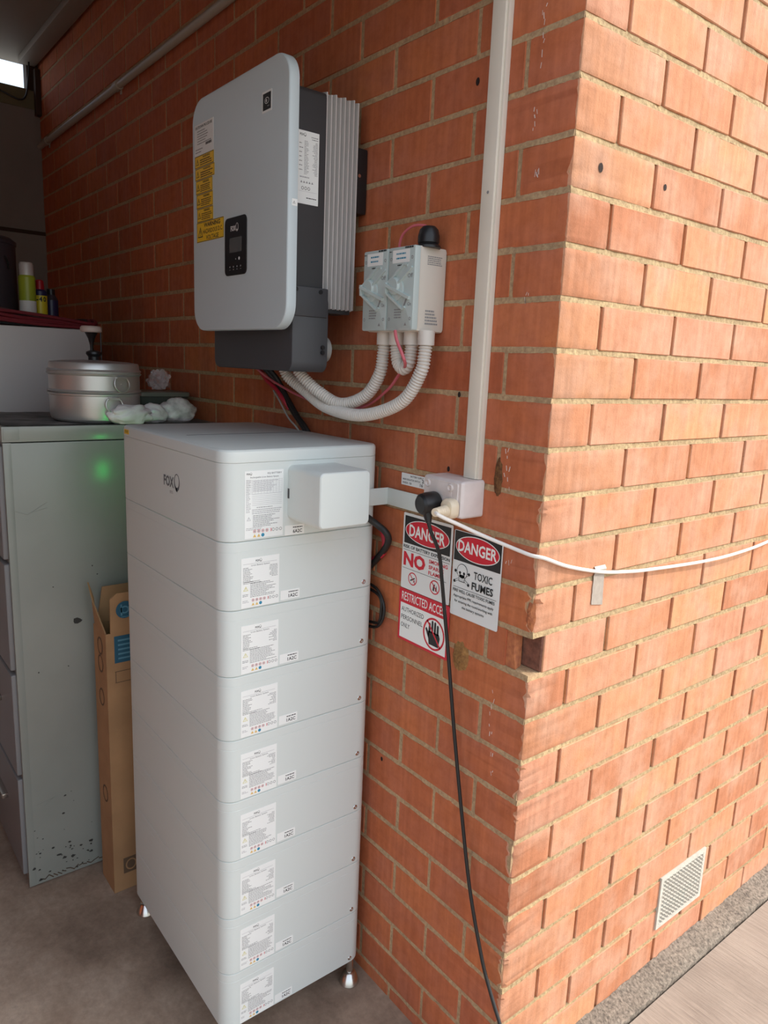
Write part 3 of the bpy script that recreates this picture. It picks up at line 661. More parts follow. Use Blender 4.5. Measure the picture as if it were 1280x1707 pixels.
s.fine(.016, .022, .092, .054, 6, M_GREYINK, (.4, 1), th=.4); s.fine(.06, .016, .094, .023, 1, M_INK, (.9, 1), th=.8); s.fine(.006, .004, .06, .016, 2, M_GREYINK, (.5, 1), th=.4); o = s.build('procedure_sticker', iv); o['label'] = 'white shutdown procedure sticker'
yl(-.9235, 1.980, -.823, 2.006, 3); yl(-.922, 1.953, -.820, 1.979, 3); yl(-.919, 1.922, -.831, 1.952, 4); yl(-.916, 1.890, -.829, 1.921, 4); yl(-.9135, 1.859, -.828, 1.889, 4)
yl(-.916, 1.814, -.774, 1.8583, 0, big=(('WARNING', .28, .88), ('HAZARDOUS D.C.', .24, .96), ('VOLTAGE', .36, .82)))
s = Sheet(FA(-.601, IY, 2.031)); s.paper(.038, .039, M_PAPER2); s.rect(.003, .004, .035, .035, M_INK); s.lift(); s.ring(.019, .021, .009, .006, .0012, M_PAPER2, 24); s.text('e', .014, .018, .020, .024, M_PAPER2, .02); s.fine(.021, .009, .030, .012, 1, M_LGINK); s.build('badge', iv)
s = Sheet(FB(-.5357, -.1925, 1.862)); s.paper(.050, .138, M_PAPER); s.fox(.004, .128, .0045, M_INK); s.fine(.030, .122, .047, .130, 2, M_GREYINK, (.6, 1), True)
s.fine(.015, .056, .027, .120, 24, M_GREYINK, (.4, 1)); s.fine(.034, .056, .047, .120, 24, M_GREYINK, (.4, 1), True); s.fine(.003, .060, .012, .118, 7, M_GREYINK, (.6, 1), th=.2)
for i in range(5): s.tri(.009 + i * .0065, .042, .005, M_GREYINK)
s.fine(.005, .048, .044, .054, 1, M_LGINK)
for i in range(3): s.ring(.012 + i * .0075, .030, .003, .0035, .0009, M_INK, 8)
s.line(.003, .024, .047, .024, .0004, M_LGINK); s.fine(.021, .010, .046, .014, 1, M_INK, (.95, 1)); o = s.build('rating_label', iv); o['label'] = 'tall white rating label on the dark side'
s = Sheet(FB(PX1, -.2285, 1.846)); s.paper(.0125, .013, M_PAPER); s.tri(.005, .0065, .006, M_INK, M_PAPER); s.build('edge_sticker', iv)

# ------------------------------------------------------------------ double isolator box
iso = thing('isolator_switch_box', 'pale grey double isolator switch box on the brick wall beside the inverter', 'switch box', (-.37, 0, 1.61))
mb = MB(); rprism(mb, FA(-.448, -.002, 1.613), .160, .160, .008, [(0, 0), (.066, 0), (.070, .0012), (.071, .003)], M_ISOBOX, 5)
mb.box((-.318, -.072, 1.614), (-.286, -.004, 1.772), M_ISOBOX, .003)
o = mb.build('enclosure', iso)
s = Sheet(FB(-.286, -.058, 1.62), base=.0005); s.fine(.006, .118, .046, .136, 5, M_GREYINK, (.7, 1), th=.5); s.fine(.006, .006, .044, .036, 5, M_GREYINK, (.6, 1), th=.55); s.build('side_marking', o)
def iso_cover(x0, w_):
    mb = MB(); h = .157; rprism(mb, FA(x0, -.072, 1.6145), w_, h, .004, [(0, 0), (.010, 0), (.0125, .0008), (.013, .002)], M_ISO, 4)
    c = mb.build('switch_cover', iso); yf = -.085
    s = Sheet(FA(x0, yf, 1.6145), base=.0004)
    s.paper(w_ * .64, .024, M_PAPER, u=w_ * .16, v=.127); s.fine(w_ * .30, .131, w_ * .68, .148, 2, M_BLUE, (.8, 1), th=.35); s.fine(w_ * .36, .121, w_ * .62, .124, 1, M_INK, (.9, 1), th=.8)
    s.fine(w_ * .30, .022, w_ * .62, .042, 4, M_GREYINK, (.75, 1), th=.5); s.tri(w_ * .74, .012, .007, M_GREYINK); s.fine(w_ * .62, .152, w_ * .95, .156, 1, M_INK, (.9, 1), th=.8); s.fine(w_ * .03, .147, w_ * .12, .151, 1, M_INK, (.9, 1))
    s.text('Off', w_ * .76, .098, w_ * .95, .106, M_GREYINK, .01); s.text('On', w_ * .80, .046, w_ * .93, .053, M_GREYINK, .01)
    s.build('cover_lettering', c)
    for a, b in ((.10, .135), (.90, .135), (.10, .022), (.90, .022)):
        m2 = MB(); m2.lathe((x0 + w_ * a, yf + .0005, 1.6145 + b), (0, -1, 0), [(.0032, 0), (.0032, .0009), (.002, .0009), (.002, .0002), (0, .0002)], M_GREYINK, 10); m2.build('cover_screw', c)
    # rotary handle with two raised arms, pointing to the wall's far side
    m2 = MB()
    m2.lathe((x0 + .024, yf, 1.6145 + .084), (0, -1, 0), [(.017, 0), (.017, .004), (.014, .0075), (0, .008)], M_ISO, 26)
    m2.lathe((x0 + .028, yf, 1.6145 + .078), (0, -1, 0), [(.022, 0), (.022, .002), (.0205, .003), (0, .003)], M_ISO, 26)
    def arm(a0, z0, a1, z1, t, d0, d1):
        A, B = V((x0 + a0, yf + .001, 1.6145 + z0)), V((x0 + a1, yf + .001, 1.6145 + z1)); d = (B - A).normalized(); q = V((-d.z, 0, d.x)) * t / 2; vs = []
        for P, dd in ((A, d0), (B, d1)): vs += [P - q, P + q, P + q * .8 + V((0, -dd, 0)), P - q * .8 + V((0, -dd, 0))]
        m2.add(vs, [(0, 1, 2, 3), (4, 5, 6, 7), (0, 1, 5, 4), (1, 2, 6, 5), (2, 3, 7, 6), (3, 0, 4, 7)], M_ISO)
    arm(.006, .089, .050, .124, .005, .009, .004); arm(.034, .086, .074, .117, .004, .008, .004); arm(.050, .125, .060, .121, .005, .004, .004)
    arm(.004, .087, .070, .060, .007, .014, .006); arm(.006, .071, .050, .040, .005, .011, .005); arm(.050, .040, .057, .044, .005, .005, .005)
    arm(.005, .070, .005, .091, .006, .012, .013)
    def flat(pts): m2.add([V((x0 + a, yf - .0008, 1.6145 + b)) for a, b in pts], [(0, 1, 2, 3)], M_GREYINK)  # dark grey strips paint the shade in the channels between the arms
    flat([(.008, .074), (.008, .081), (.034, .066), (.034, .060)]); flat([(.012, .0925), (.012, .0945), (.046, .124), (.047, .122)]); flat([(.050, .044), (.056, .047), (.062, .059), (.058, .060)])
    m2.build('switch_handle', c)
iso_cover(-.446, .079); iso_cover(-.364, .080)
mb = MB(); mb.lathe((-.285 - .010, -.044, 1.770), (0, 0, 1), [(0, 0), (.024, 0), (.024, .004), (.019, .008), (.021, .010), (.021, .022), (.018, .034), (.012, .040), (0, .040)], M_BLACK, 16)
o = mb.build('cable_gland', iso); o['label'] = 'black cable gland on top of the box'
ADX = (-.4145, -.374, -.3265, -.283)
for x in ADX:
    mb = MB(); mb.lathe((x, -.048, 1.588), (0, 0, 1), [(.0125, 0), (.0165, 0), (.0165, .028), (0, .028)], M_PVC, 24); mb.build('conduit_adaptor', iso)
def corr(name, pts, label):
    mb = MB(); per = .0060
    mb.tube(pts, .013, M_PVC, 16, .0009, rf=lambda L: .0106 + .0032 * (0.5 - 0.5 * cos(2 * pi * L / per)) ** 0.6)
    tag(mb.build(name, ang=80), label, 'conduit')
corr('corrugated_conduit', [(ADX[0], -.048, 1.592), (-.416, -.049, 1.570), (-.425, -.050, 1.526), (-.465, -.056, 1.479), (-.530, -.075, 1.458), (-.582, -.10, 1.482), (-.612, -.12, 1.510), (-.625, -.13, 1.530)], 'shorter ribbed grey conduit from the leftmost port of the isolator box to the inverter')
corr('corrugated_conduit', [(ADX[3], -.048, 1.592), (-.283, -.050, 1.570), (-.289, -.052, 1.536), (-.327, -.058, 1.481), (-.395, -.068, 1.450), (-.470, -.08, 1.438), (-.576, -.085, 1.449), (-.645, -.095, 1.480), (-.685, -.115, 1.508), (-.695, -.125, 1.530)], 'longest ribbed grey conduit sweeping lowest under the isolator box to the inverter')
corr('corrugated_conduit', [(ADX[1], -.048, 1.592), (-.373, -.048, 1.578), (-.365, -.049, 1.553), (-.347, -.049, 1.541), (-.331, -.049, 1.553), (-.327, -.048, 1.578), (ADX[2], -.048, 1.592)], 'short U-shaped ribbed grey conduit looping between two ports of the isolator box')
mb = MB(); mb.tube([(-.331, -.088, 1.614), (-.322, -.090, 1.595), (-.300, -.088, 1.56), (-.330, -.06, 1.545), (-.372, -.04, 1.528), (-.420, -.03, 1.495), (-.504, -.025, 1.455), (-.610, -.03, 1.44), (-.757, -.04, 1.462), (-.860, -.06, 1.495), (-.90, -.09, 1.528)], .0032, M_PINKW, 8)
tag(mb.build('pink_wire'), 'thin pink wire running from isolator box down to the inverter', 'wire')
mb = MB(); mb.tube([(-.381, -.045, 1.771), (-.378, -.048, 1.785), (-.366, -.05, 1.803), (-.334, -.05, 1.815), (-.305, -.045, 1.812), (-.297, -.044, 1.806)], .0026, M_PINKW, 8)
tag(mb.build('pink_wire'), 'thin pink wire arching over the box top into the black gland', 'wire')
mb = MB(); mb.tube([(-.880, -.075, 1.528), (-.862, -.05, 1.495), (-.833, -.04, 1.458), (-.790, -.035, 1.415), (-.746, -.030, 1.377), (-.70, -.014, 1.30)], .0065, M_RUBBER)
tag(mb.build('battery_cable'), 'thick black cable under the inverter, nearer the camera of the black pair', 'cable')
mb = MB(); mb.tube([(-.855, -.075, 1.528), (-.845, -.05, 1.495), (-.818, -.04, 1.455), (-.775, -.035, 1.412), (-.733, -.030, 1.377), (-.685, -.014, 1.30)], .006, M_RUBBER)
tag(mb.build('battery_cable'), 'thick black cable under the inverter, on the switch box side of its twin', 'cable')
mb = MB(); mb.tube([(-.905, -.075, 1.528), (-.890, -.06, 1.496), (-.856, -.05, 1.474), (-.830, -.045, 1.450), (-.812, -.035, 1.425)], .006, M_REDW)
tag(mb.build('battery_cable'), 'short red cable leaving the inverter underside beside black cables', 'cable')
mb = MB(); mb.tube([(-.868, -.052, 1.470), (-.842, -.050, 1.447), (-.800, -.046, 1.404), (-.763, -.040, 1.378), (-.72, -.014, 1.31)], .0022, mat('grey_wire_sheath', (.35, .34, .32, 1), .5), 8)
tag(mb.build('data_wire'), 'thin grey wire beside the black cables under the inverter', 'wire')

# ------------------------------------------------------------------ cable trunking, outlet, plugs and cords
mb = MB(); mb.box((-.189, -.0165, 1.3385), (-.158, -.0005, 2.874), M_TRUNK, .0015); mb.box((-.1605, -.0125, 1.3385), (-.153, -.0005, 2.874), M_TRUNK, .001)
tk = mb.build('cable_trunking'); tag(tk, 'long white plastic cable trunking running down the wall to the power outlet', 'trunking')
disc_mark('trunking_screw', tk, FA(-.171, -.0168, 1.858), .0028, M_GREYINK)
gp = thing('power_outlet', 'grimy white power outlet box under the trunking with two plugs', 'outlet', (-.2, 0, 1.265))
mb = MB(); rprism(mb, FA(-.258, -.0005, 1.2655), .112, .0725, .006, [(0, 0), (.050, 0), (.055, .0012), (.058, .004)], M_GPO, 6); o = mb.build('outlet_box', gp)
mb = MB(); rprism(mb, FA(-.250, -.058, 1.270), .094, .0635, .004, [(0, 0), (.0022, 0), (.003, .001)], M_GPO, 4)
mb.box((-.236, -.0615, 1.305), (-.172, -.0605, 1.329), M_GPO, .0004); o = mb.build('outlet_plate', gp)
for x, z in ((-.240, 1.323), (-.176, 1.323)):
    m2 = MB(); m2.lathe((x, -.0607, z), (0, -1, 0), [(.0078, 0), (.0078, .0016), (.0058, .0034), (.0036, .0012), (0, .0012)], M_GPO, 20); m2.build('outlet_switch', gp)
pl = thing('power_lead', 'black plug in the power outlet with black cable hanging down the wall', 'cable', (-.2, -.09, 1.28))
mb = MB(); mb.lathe((-.214, -.062, 1.288), (-.10, -1, -.05), [(0, 0), (.0215, 0), (.0225, .004), (.0225, .022), (.0205, .034), (.016, .0385), (0, .0395)], M_BLACK, 30)
mb.tube([(-.212, -.086, 1.282), (-.208, -.087, 1.267), (-.203, -.088, 1.252)], .010, M_BLACK, 14, .004, rf=lambda L: .0125 - .22 * L); mb.build('plug', pl)
mb = MB(); mb.tube([(-.2045, -.088, 1.258), (-.199, -.085, 1.236), (-.199, -.060, 1.190), (-.205, -.042, 1.13), (-.206, -.03, 1.07), (-.190, -.024, .962), (-.163, -.022, .814), (-.125, -.022, .642), (-.085, -.024, .490), (-.038, -.025, .362), (-.006, -.025, .300), (.045, -.03, .225), (.12, -.06, .12), (.20, -.12, .03), (.30, -.22, .005), (.5, -.3, .005)], .0038, M_RUBBER, 10)
mb.build('cord', pl)
pw = thing('power_lead', 'cream plug in the outlet with white cord running around the wall corner', 'cable', (-.17, -.08, 1.28))
mb = MB(); rprism(mb, FA(-.186, -.0605, 1.2655), .036, .038, .014, [(0, 0), (.012, 0), (.017, .003), (.019, .008)], M_CREAM, 8)
mb.tube([(-.168, -.076, 1.281), (-.160, -.092, 1.283), (-.155, -.108, 1.284), (-.150, -.122, 1.285)], .008, M_CREAM, 14, .0015, rf=lambda L: .0110 - .07 * L + .0007 * cos(2 * pi * L / .006)); mb.build('plug', pw)
mb = MB(); mb.tube([(-.151, -.119, 1.285), (-.144, -.121, 1.283), (-.136, -.110, 1.276), (-.125, -.080, 1.262), (-.101, -.050, 1.246), (-.053, -.022, 1.230), (-.012, -.0075, 1.221), (.0045, .010, 1.217), (.006, .08, 1.192), (.0042, .186, 1.166), (.008, .27, 1.155), (.010, .356, 1.148), (.014, .566, 1.138), (.022, .72, 1.142), (.024, .884, 1.156), (.022, 1.2, 1.20), (.016, 1.8, 1.24)], .0036, M_CORDW, 10)
mb.build('cord', pw)
tp = MB(); n = 12; vs = []
for i in range(n + 1):
    t = i / n; v = 1.100 + .078 * t; d = .0010 + (.0045 if .84 < t < .96 else (.002 if .8 < t <= .84 else 0)) + random.uniform(0, .0002)
    a = .004 * (1 - t)
    vs += [(d, .169 + a * .3 + random.uniform(-.0006, .0006), v), (d + .0002, .203 + a + random.uniform(-.0006, .0006), v - .006 * (1 - t))]
tp.add(vs, [(2 * i, 2 * i + 1, 2 * i + 3, 2 * i + 2) for i in range(n)], M_TAPE)
o = tp.build('duct_tape', recalc=False, smooth=False); md_ = o.modifiers.new('thickness', 'SOLIDIFY'); md_.thickness = .0006; md_.offset = 0
tag(o, 'strip of grey duct tape holding the white cord on sunlit brick', 'tape')
s = Sheet(FA(-.393, -.0015, 1.293)); s.paper(.085, .026, M_PAPER2); s.text('BATTERY SUPPLY', .030, .019, .072, .023, M_INK, .02); s.text('MAIN ISOLATOR SWITCH', .005, .011, .062, .015, M_INK, .02); s.text('INSIDE', .005, .0035, .022, .0075, M_INK, .02)
s.text('CB', .026, .0035, .034, .0075, M_INK, .02); s.text('2', .068, .012, .074, .019, M_INK, .02); s.text('16', .062, .003, .071, .010, M_INK, .02)
tag(s.build('wall_label'), 'small white printed label beside the power outlet above the strap', 'label')

# ------------------------------------------------------------------ warning signs
YS = -.0022
s = Sheet(FA(-.377, YS, 1.064), base=.0012); s.paper(.156, .170, M_PAPER2, r=.003)
s.rect(.005, .103, .151, .164, M_INK); s.lift(); s.ell(.078, .134, .070, .0265, M_PAPER, 44); s.lift(); s.ell(.078, .134, .0680, .0248, M_RED, 44); s.lift()
s.text('DANGER', .021, .120, .135, .147, M_PAPER, .025); s.text('RISK OF BATTERY EXPLOSION', .004, .092, .152, .0995, M_INK, .02)
s.line(.004, .0880, .152, .0880, .0008, M_INK); s.text('NO', .006, .052, .078, .084, M_RED, .045)
for i, t in enumerate(('SMOKING', 'SPARKS', 'FLAMES')): s.text(t, .089, .0750 - i * .0125, .089 + (.058, .047, .046)[i], .0835 - i * .0125, M_RED, .02)
s.line(.004, .0465, .145, .0465, .0008, M_INK)
def no_sign(cu, cv, r, kind):
    s.ring(cu, cv, r, r, r * .16, M_RED, 30)
    if kind == 'smoke': s.line(cu - r * .5, cv - r * .35, cu + r * .5, cv + r * .2, r * .2, M_INK); s.line(cu + r * .2, cv - r * .5, cu + r * .55, cv - r * .1, r * .1, M_INK)
    else: s.poly([(cu - r * .4, cv - r * .5), (cu - r * .1, cv - r * .6), (cu + r * .05, cv + r * .5), (cu - r * .3, cv + r * .2)], M_INK); s.poly([(cu + r * .1, cv - r * .5), (cu + r * .45, cv - r * .5), (cu + r * .35, cv + r * .35)], M_INK)
    n = s.n; s.lift(); s.line(cu - r * .66, cv + r * .66, cu + r * .66, cv - r * .66, r * .14, M_RED); s.n = n
no_sign(.039, .027, .0145, 'smoke'); no_sign(.111, .027, .0155, 'flame')
tag(s.build('warning_sign'), 'white sign with DANGER oval above red NO smoking sparks flames', 'sign')
s = Sheet(FA(-.380, YS, .943), base=.0012); s.paper(.163, .1195, M_RED, r=.003); s.rect(.006, .006, .157, .087, M_PAPER); s.text('RESTRICTED ACCESS', .009, .0935, .154, .113, M_PAPER, .006)
s.lift()
for i, (t, a) in enumerate((('AUTHORIZED', .075), ('PERSONNEL', .072), ('ONLY', .030))): s.text(t, .010, .068 - i * .0185, .010 + a, .0785 - i * .0185, M_INK, .004)
cu, cv = .119, .045
s.poly([(cu - .014, cv - .026), (cu + .016, cv - .026), (cu + .020, cv - .004), (cu + .016, cv + .004), (cu - .016, cv + .004), (cu - .018, cv - .004)], M_INK)
for i, (dx, L) in enumerate(((-.0135, .020), (-.005, .027), (.0035, .026), (.012, .021))): s.poly([(cu + dx - .0034, cv), (cu + dx + .0034, cv), (cu + dx + .003, cv + L), (cu + dx, cv + L + .003), (cu + dx - .003, cv + L)], M_INK)
s.poly([(cu - .016, cv - .014), (cu - .027, cv + .006), (cu - .023, cv + .010), (cu - .014, cv - .002)], M_INK)
s.lift(); s.ring(cu, cv, .034, .036, .0045, M_RED, 40); s.line(cu - .022, cv + .026, cu + .022, cv - .026, .004, M_RED)
tag(s.build('warning_sign'), 'red-bordered RESTRICTED ACCESS sign with a black hand in a red circle', 'sign')
s = Sheet(FA(-.2160, YS, 1.050), base=.0012); s.paper(.132, .178, M_PAPER2, r=.003); s.rect(.002, .116, .130, .177, M_INK); s.lift()
s.ell(.066, .147, .0600, .0262, M_PAPER, 44); s.lift(); s.ell(.066, .147, .0582, .0245, M_RED, 44); s.lift(); s.text('DANGER', .013, .136, .119, .160, M_PAPER, .025)
# skull and crossbones
for a in ((.008, .072, .048, .094), (.010, .094, .048, .072)):
    s.line(*a, .0045, M_INK); s.lift(); s.line(*a, .0028, M_PAPER2)
    for u, v in ((a[0], a[1]), (a[2], a[3])): s.ell(u, v, .0032, .0032, M_INK, 10)
    s.lift()
s.ell(.029, .096, .0150, .0155, M_INK, 26); s.rect(.0205, .074, .0375, .088, M_INK); s.lift(); s.ell(.029, .096, .0138, .0143, M_PAPER2, 26); s.rect(.0217, .0755, .0363, .089, M_PAPER2); s.lift()
s.ell(.0232, .0925, .0032, .0032, M_INK, 12); s.ell(.0348, .0925, .0032, .0032, M_INK, 12); s.poly([(.0275, .084), (.0305, .084), (.029, .0885)], M_INK)
for i in range(4): s.line(.0235 + i * .0037, .0755, .0235 + i * .0037, .0810, .0007, M_INK)
s.text('TOXIC', .062, .088, .112, .104, M_INK, .012); s.text('FUMES', .058, .066, .116, .082, M_INK, .025); s.line(.006, .061, .126, .061, .0008, M_INK); s.text('FIRE WILL CAUSE TOXIC FUMES', .006, .051, .122, .0575, M_INK, .015)
for i, (t, a, b) in enumerate((('Appropriate PPE requirements apply', .008, .120), ('for entering the room/working with', .012, .118), ('the battery systems', .034, .096))): s.text(t, a, .0385 - i * .0105, b, .0455 - i * .0105, M_INK, .012)
tag(s.build('warning_sign'), 'DANGER TOXIC FUMES sign with skull and crossbones nearest the wall corner', 'sign')

# cables at the wall side of the tower
mb = MB(); mb.tube([(-.400, -.12, 1.236), (-.425, -.09, 1.232), (-.432, -.06, 1.215), (-.420, -.04, 1.198), (-.402, -.03, 1.183), (-.408, -.02, 1.160), (-.445, -.013, 1.12), (-.52, -.012, 1.05)], .0075, M_RUBBER)
tag(mb.build('black_cable'), 'thick black cable leaving below the connection cover towards the wall', 'cable')
mb = MB(); mb.tube([(-.52, -.012, 1.20), (-.45, -.012, 1.185), (-.430, -.014, 1.164), (-.427, -.014, 1.145), (-.440, -.012, 1.122), (-.50, -.012, 1.09)], .0065, M_REDW)
tag(mb.build('red_cable'), 'red cable curving out beside the tower just below its strap', 'cable')
for d, l in ((0, 'outer'), (.011, 'inner')):
    mb = MB(); mb.tube([(-.52, -.011, 1.045 - d), (-.455, -.012, 1.040 - d), (-.427 - d * .6, -.013, 1.018), (-.420 - d, -.013, .994), (-.429 - d * .6, -.013, .965), (-.455, -.012, .945 + d), (-.52, -.011, .935 + d)], .0035, M_RUBBER, 10)
    tag(mb.build('cable_loop'), l + ' of two thin black cable loops showing between tower and brick wall', 'cable')

# ------------------------------------------------------------------ pipe along the wall
pp = thing('wall_pipe', 'long pale pipe running level along the dark upper brick wall', 'pipe', (-1.7, -.02, 2.495))
mb = MB(); mb.tube([(-3.17, -.014, 2.493), (-.30, -.014, 2.497)], .0125, M_PIPE, 16, .2); mb.build('pipe_run', pp)
for x in (-2.08, -3.05):
    mb = MB(); mb.tube([(x - .02, -.014, 2.495), (x + .02, -.014, 2.495)], .0165, M_PIPE, 16, .02); mb.box((x - .006, -.004, 2.47), (x + .006, -.0002, 2.52), M_PIPE); mb.build('pipe_clip', pp)

# ------------------------------------------------------------------ filing cabinet
cb = thing('filing_cabinet', 'scuffed grey-green metal filing cabinet standing behind the battery tower', 'cabinet', (-1.49, -.31, 0))
CX0, CX1, CY0, CY1, CZ = -1.735, -1.262, -.620, -.012, 1.350
mb = MB(); mb.box((CX0, CY0 + .018, .004), (CX1, CY1, CZ - .043), M_CAB, .002); mb.box((CX0, CY0 - .002, CZ - .040), (CX1 + .002, CY1, CZ), M_CAB, .002)
mb.box((CX1 - .001, CY0 + .002, CZ - .034), (CX1 + .0035, CY0 + .040, CZ - .005), M_CAB, .001)
mb.box((CX0 + .01, CY0 + .002, .02), (CX1 - .012, CY0 + .02, CZ - .043), M_CABF)
mb.box((CX1 - .012, CY0, .004), (CX1, CY0 + .02, CZ - .042), M_CAB, .001)
cab = mb.build('cabinet_body', cb)
for i in range(4):
    z0 = .04 + i * .318; mb = MB(); rprism(mb, FA(CX0 + .014, CY0 + .004, z0), CX1 - CX0 - .03, .305, .004, [(0, 0), (.012, 0), (.015, .002)], M_CABF, 3)
    d = mb.build('drawer', cb); mb = MB(); mb.box((CX0 + .17, CY0 - .028, z0 + .17), (CX1 - .17, CY0 - .010, z0 + .185), M_STEEL, .003); mb.build('handle', d)
s = Sheet(FB(CX1, CY0, 0), base=.0005)
rnd = random.Random(4)
for (u, v, r) in ((.105, .905, .0022), (.225, .925, .0022), (.165, .795, .012), (.212, .952, .0025), (.135, .665, .0022), (.056, .663, .0025)):
    s.poly([(u + r * rnd.uniform(.6, 1.2) * cos(a), v + r * rnd.uniform(.5, 1.1) * sin(a)) for a in [i * pi / 4 for i in range(8)]], M_CHIP)
for i in range(46):
    u = rnd.uniform(.015, .19); v = abs(rnd.gauss(0, .11)) + .012; r = rnd.choice((.0016, .002, .003, .005)) * (1.2 if v < .1 else .8)
    s.poly([(u + r * rnd.uniform(.5, 1.5) * cos(a), v + r * rnd.uniform(.4, 1.0) * sin(a)) for a in [i * pi / 3.5 for i in range(7)]], M_CHIP)
for i in range(16): s.line(.03 + i * .012, .012 + rnd.uniform(0, .012), .042 + i * .012, .010 + rnd.uniform(0, .014), .003, M_RUST)
for (a, b, c, d) in ((.012, 1.13, .05, 1.115), (.05, 1.115, .10, 1.145), (.06, 1.12, .10, 1.13), (.03, .26, .09, .27), (.05, .25, .085, .275)): s.line(a, b, c, d, .0015, M_CAB)
o = s.build('paint_chips', cab); o['label'] = 'dark chips and rust spots in the paint'
# dusty plastic sheet lying on the cabinet
sh = MB(); nx, ny = 26, 30; vs = []
for i in range(nx + 1):
    for j in range(ny + 1):
        x = CX0 + .01 + (CX1 - .004 - CX0 - .02) * i / nx; y = CY0 + .008 + (CY1 - CY0 - .03) * j / ny
        vs.append((x, y, CZ + .0012 + .0022 * (sin(i * .9 + j * .33) * sin(j * .7) + 1) * .5 + rnd.uniform(0, .0008)))
sh.add(vs, [(i * (ny + 1) + j, (i + 1) * (ny + 1) + j, (i + 1) * (ny + 1) + j + 1, i * (ny + 1) + j + 1) for i in range(nx) for j in range(ny)], mat('dusty_grey_sheet', (.20, .20, .19, 1), .6, c2=(.07, .07, .07, 1), nscale=14))
tag(sh.build('dust_sheet', ang=60, recalc=False), 'dusty dark grey sheet spread on top of the filing cabinet', 'sheet')

# ------------------------------------------------------------------ steamer pot
PB = CZ + .0045
pt = thing('steamer_pot', 'two-tier aluminium steamer pot with lid standing on the filing cabinet', 'pot', (-1.40, -.34, PB))
PC = (-1.40, -.34)
mb = MB(); mb.lathe((*PC, PB), (0, 0, 1), [(0, 0), (.112, 0), (.120, .006), (.1235, .018), (.124, .072), (.1275, .074), (.128, .078), (.124, .080)], M_POT, 56); o = mb.build('lower_pot', pt)
mb2 = MB(); mb2.lathe((*PC, PB), (0, 0, 1), [(.118, .080), (.1265, .081), (.1285, .084), (.1265, .087), (.124, .089), (.124, .128), (.128, .131), (.1295, .134), (.126, .138)], M_POT, 56); o2 = mb2.build('upper_pot', pt)
mb3 = MB(); mb3.lathe((*PC, PB), (0, 0, 1), [(.126, .138), (.1295, .141), (.127, .144), (.124, .146), (.1225, .160), (.120, .164), (.09, .168), (.03, .171), (0, .171)], M_POT, 56)
ldp = mb3.build('pot_lid', pt)
mb = MB(); mb.lathe((*PC, PB + .170), (0, 0, 1), [(0, 0), (.016, 0), (.016, .010), (.022, .018), (.021, .024), (.012, .028), (0, .029)], M_BLACK, 24); mb.build('knob', ldp)
def ring_handle(ang, z, parent):
    d = V((cos(ang), sin(ang), 0)); t = V((-sin(ang), cos(ang), 0)); c = V((*PC, PB + z)) + d * .127
    mb = MB(); pts = [c + t * (.024 * cos(a)) + V((0, 0, .024 * sin(a) * .95)) + d * .004 for a in [pi * 2 * i / 16 for i in range(-2 - 4, 15 - 4 - 1)]]
    pts = [c + t * (.024 * sin(a)) - V((0, 0, .022 * cos(a))) + d * (.004 + .003 * cos(a)) for a in [radians(x) for x in range(-140, 141, 20)]]
    mb.tube(pts, .0022, M_POT, 8, .004); mb.box(tuple(c + V((-.001, -.001, -.001))), tuple(c + V((.001, .001, .001))), M_POT)
    q = c + V((0, 0, .014)); vs = [q + t * a + V((0, 0, b)) + d * e for a, b in ((-.015, 0), (.015, 0), (.015, .006), (-.015, .006)) for e in (-.004, .006)]
    mb.add(vs, [(0, 2, 4, 6), (1, 3, 5, 7), (0, 1, 3, 2), (2, 3, 5, 4), (4, 5, 7, 6), (6, 7, 1, 0)], M_POT)
    mb.build('pot_handle', parent)
ring_handle(radians(16), .108, o2); ring_handle(radians(5), .050, o)
ring_handle(radians(196), .108, o2); ring_handle(radians(185), .050, o)
# black funnel-necked pump behind the pot
pu = thing('hand_pump', 'black narrow-necked pump with round white top standing behind the steamer pot', 'pump', (-1.62, -.275, CZ + .004))
x, y = -1.60, -.285
mb = MB(); mb.lathe((x, y, CZ + .004), (0, 0, 1), [(0, 0), (.030, 0), (.030, .15), (.012, .165), (.004, .19), (.005, .215), (.010, .235), (.020, .255), (0, .256)], M_BLACK, 20); mb.cyl((x + .01, y + .026, CZ + .15), (x + .01, y + .026, CZ + .262), .0025, M_BLACK, 8); mb.build('pump_body', pu)
mb = MB(); mb.lathe((x, y, CZ + .258), (0, 0, 1), [(0, 0), (.029, 0), (.032, .004), (.032, .014), (.028, .019), (0, .020)], mat('cream_plastic', (.62, .52, .46, 1), .5), 28); mb.build('pump_top', pu)

# ------------------------------------------------------------------ plastic bags and tub on the cabinet
def blob(mb, c, r, seed, mt, amp=.22, tuft=None):
    bm = bmesh.new(); bmesh.ops.create_icosphere(bm, subdivisions=4, radius=1)
    from mathutils import noise as nz
    for v in bm.verts:
        d = v.co.normalized(); q = 1 + amp * .5 * (nz.turbulence(d * 1.4 + V((seed, seed * 2, 0)), 3, True, noise_basis='PERLIN_ORIGINAL') - .5)
        p = V((d.x * r[0], d.y * r[1], d.z * r[2])) * q
        if p.z < -r[2] * .8: p.z = -r[2] * .8
        v.co = V(c) + p
    mb.bm(bm, mt)
mb = MB(); blob(mb, (-1.271, -.287, CZ + .027), (.027, .062, .031), 1, M_BAGS, .7)
tag(mb.build('plastic_bag', ang=70), 'crumpled white plastic bag lying against the foot of the steamer pot', 'bag')
mb = MB(); blob(mb, (-1.310, -.205, CZ + .025), (.030, .044, .031), 4, M_BAGS, .7)
tag(mb.build('plastic_bag', ang=70), 'small white plastic bag lying between the two bigger bags', 'bag')
mb = MB(); blob(mb, (-1.33, -.118, CZ + .033), (.040, .056, .041), 7, M_BAG, .6)
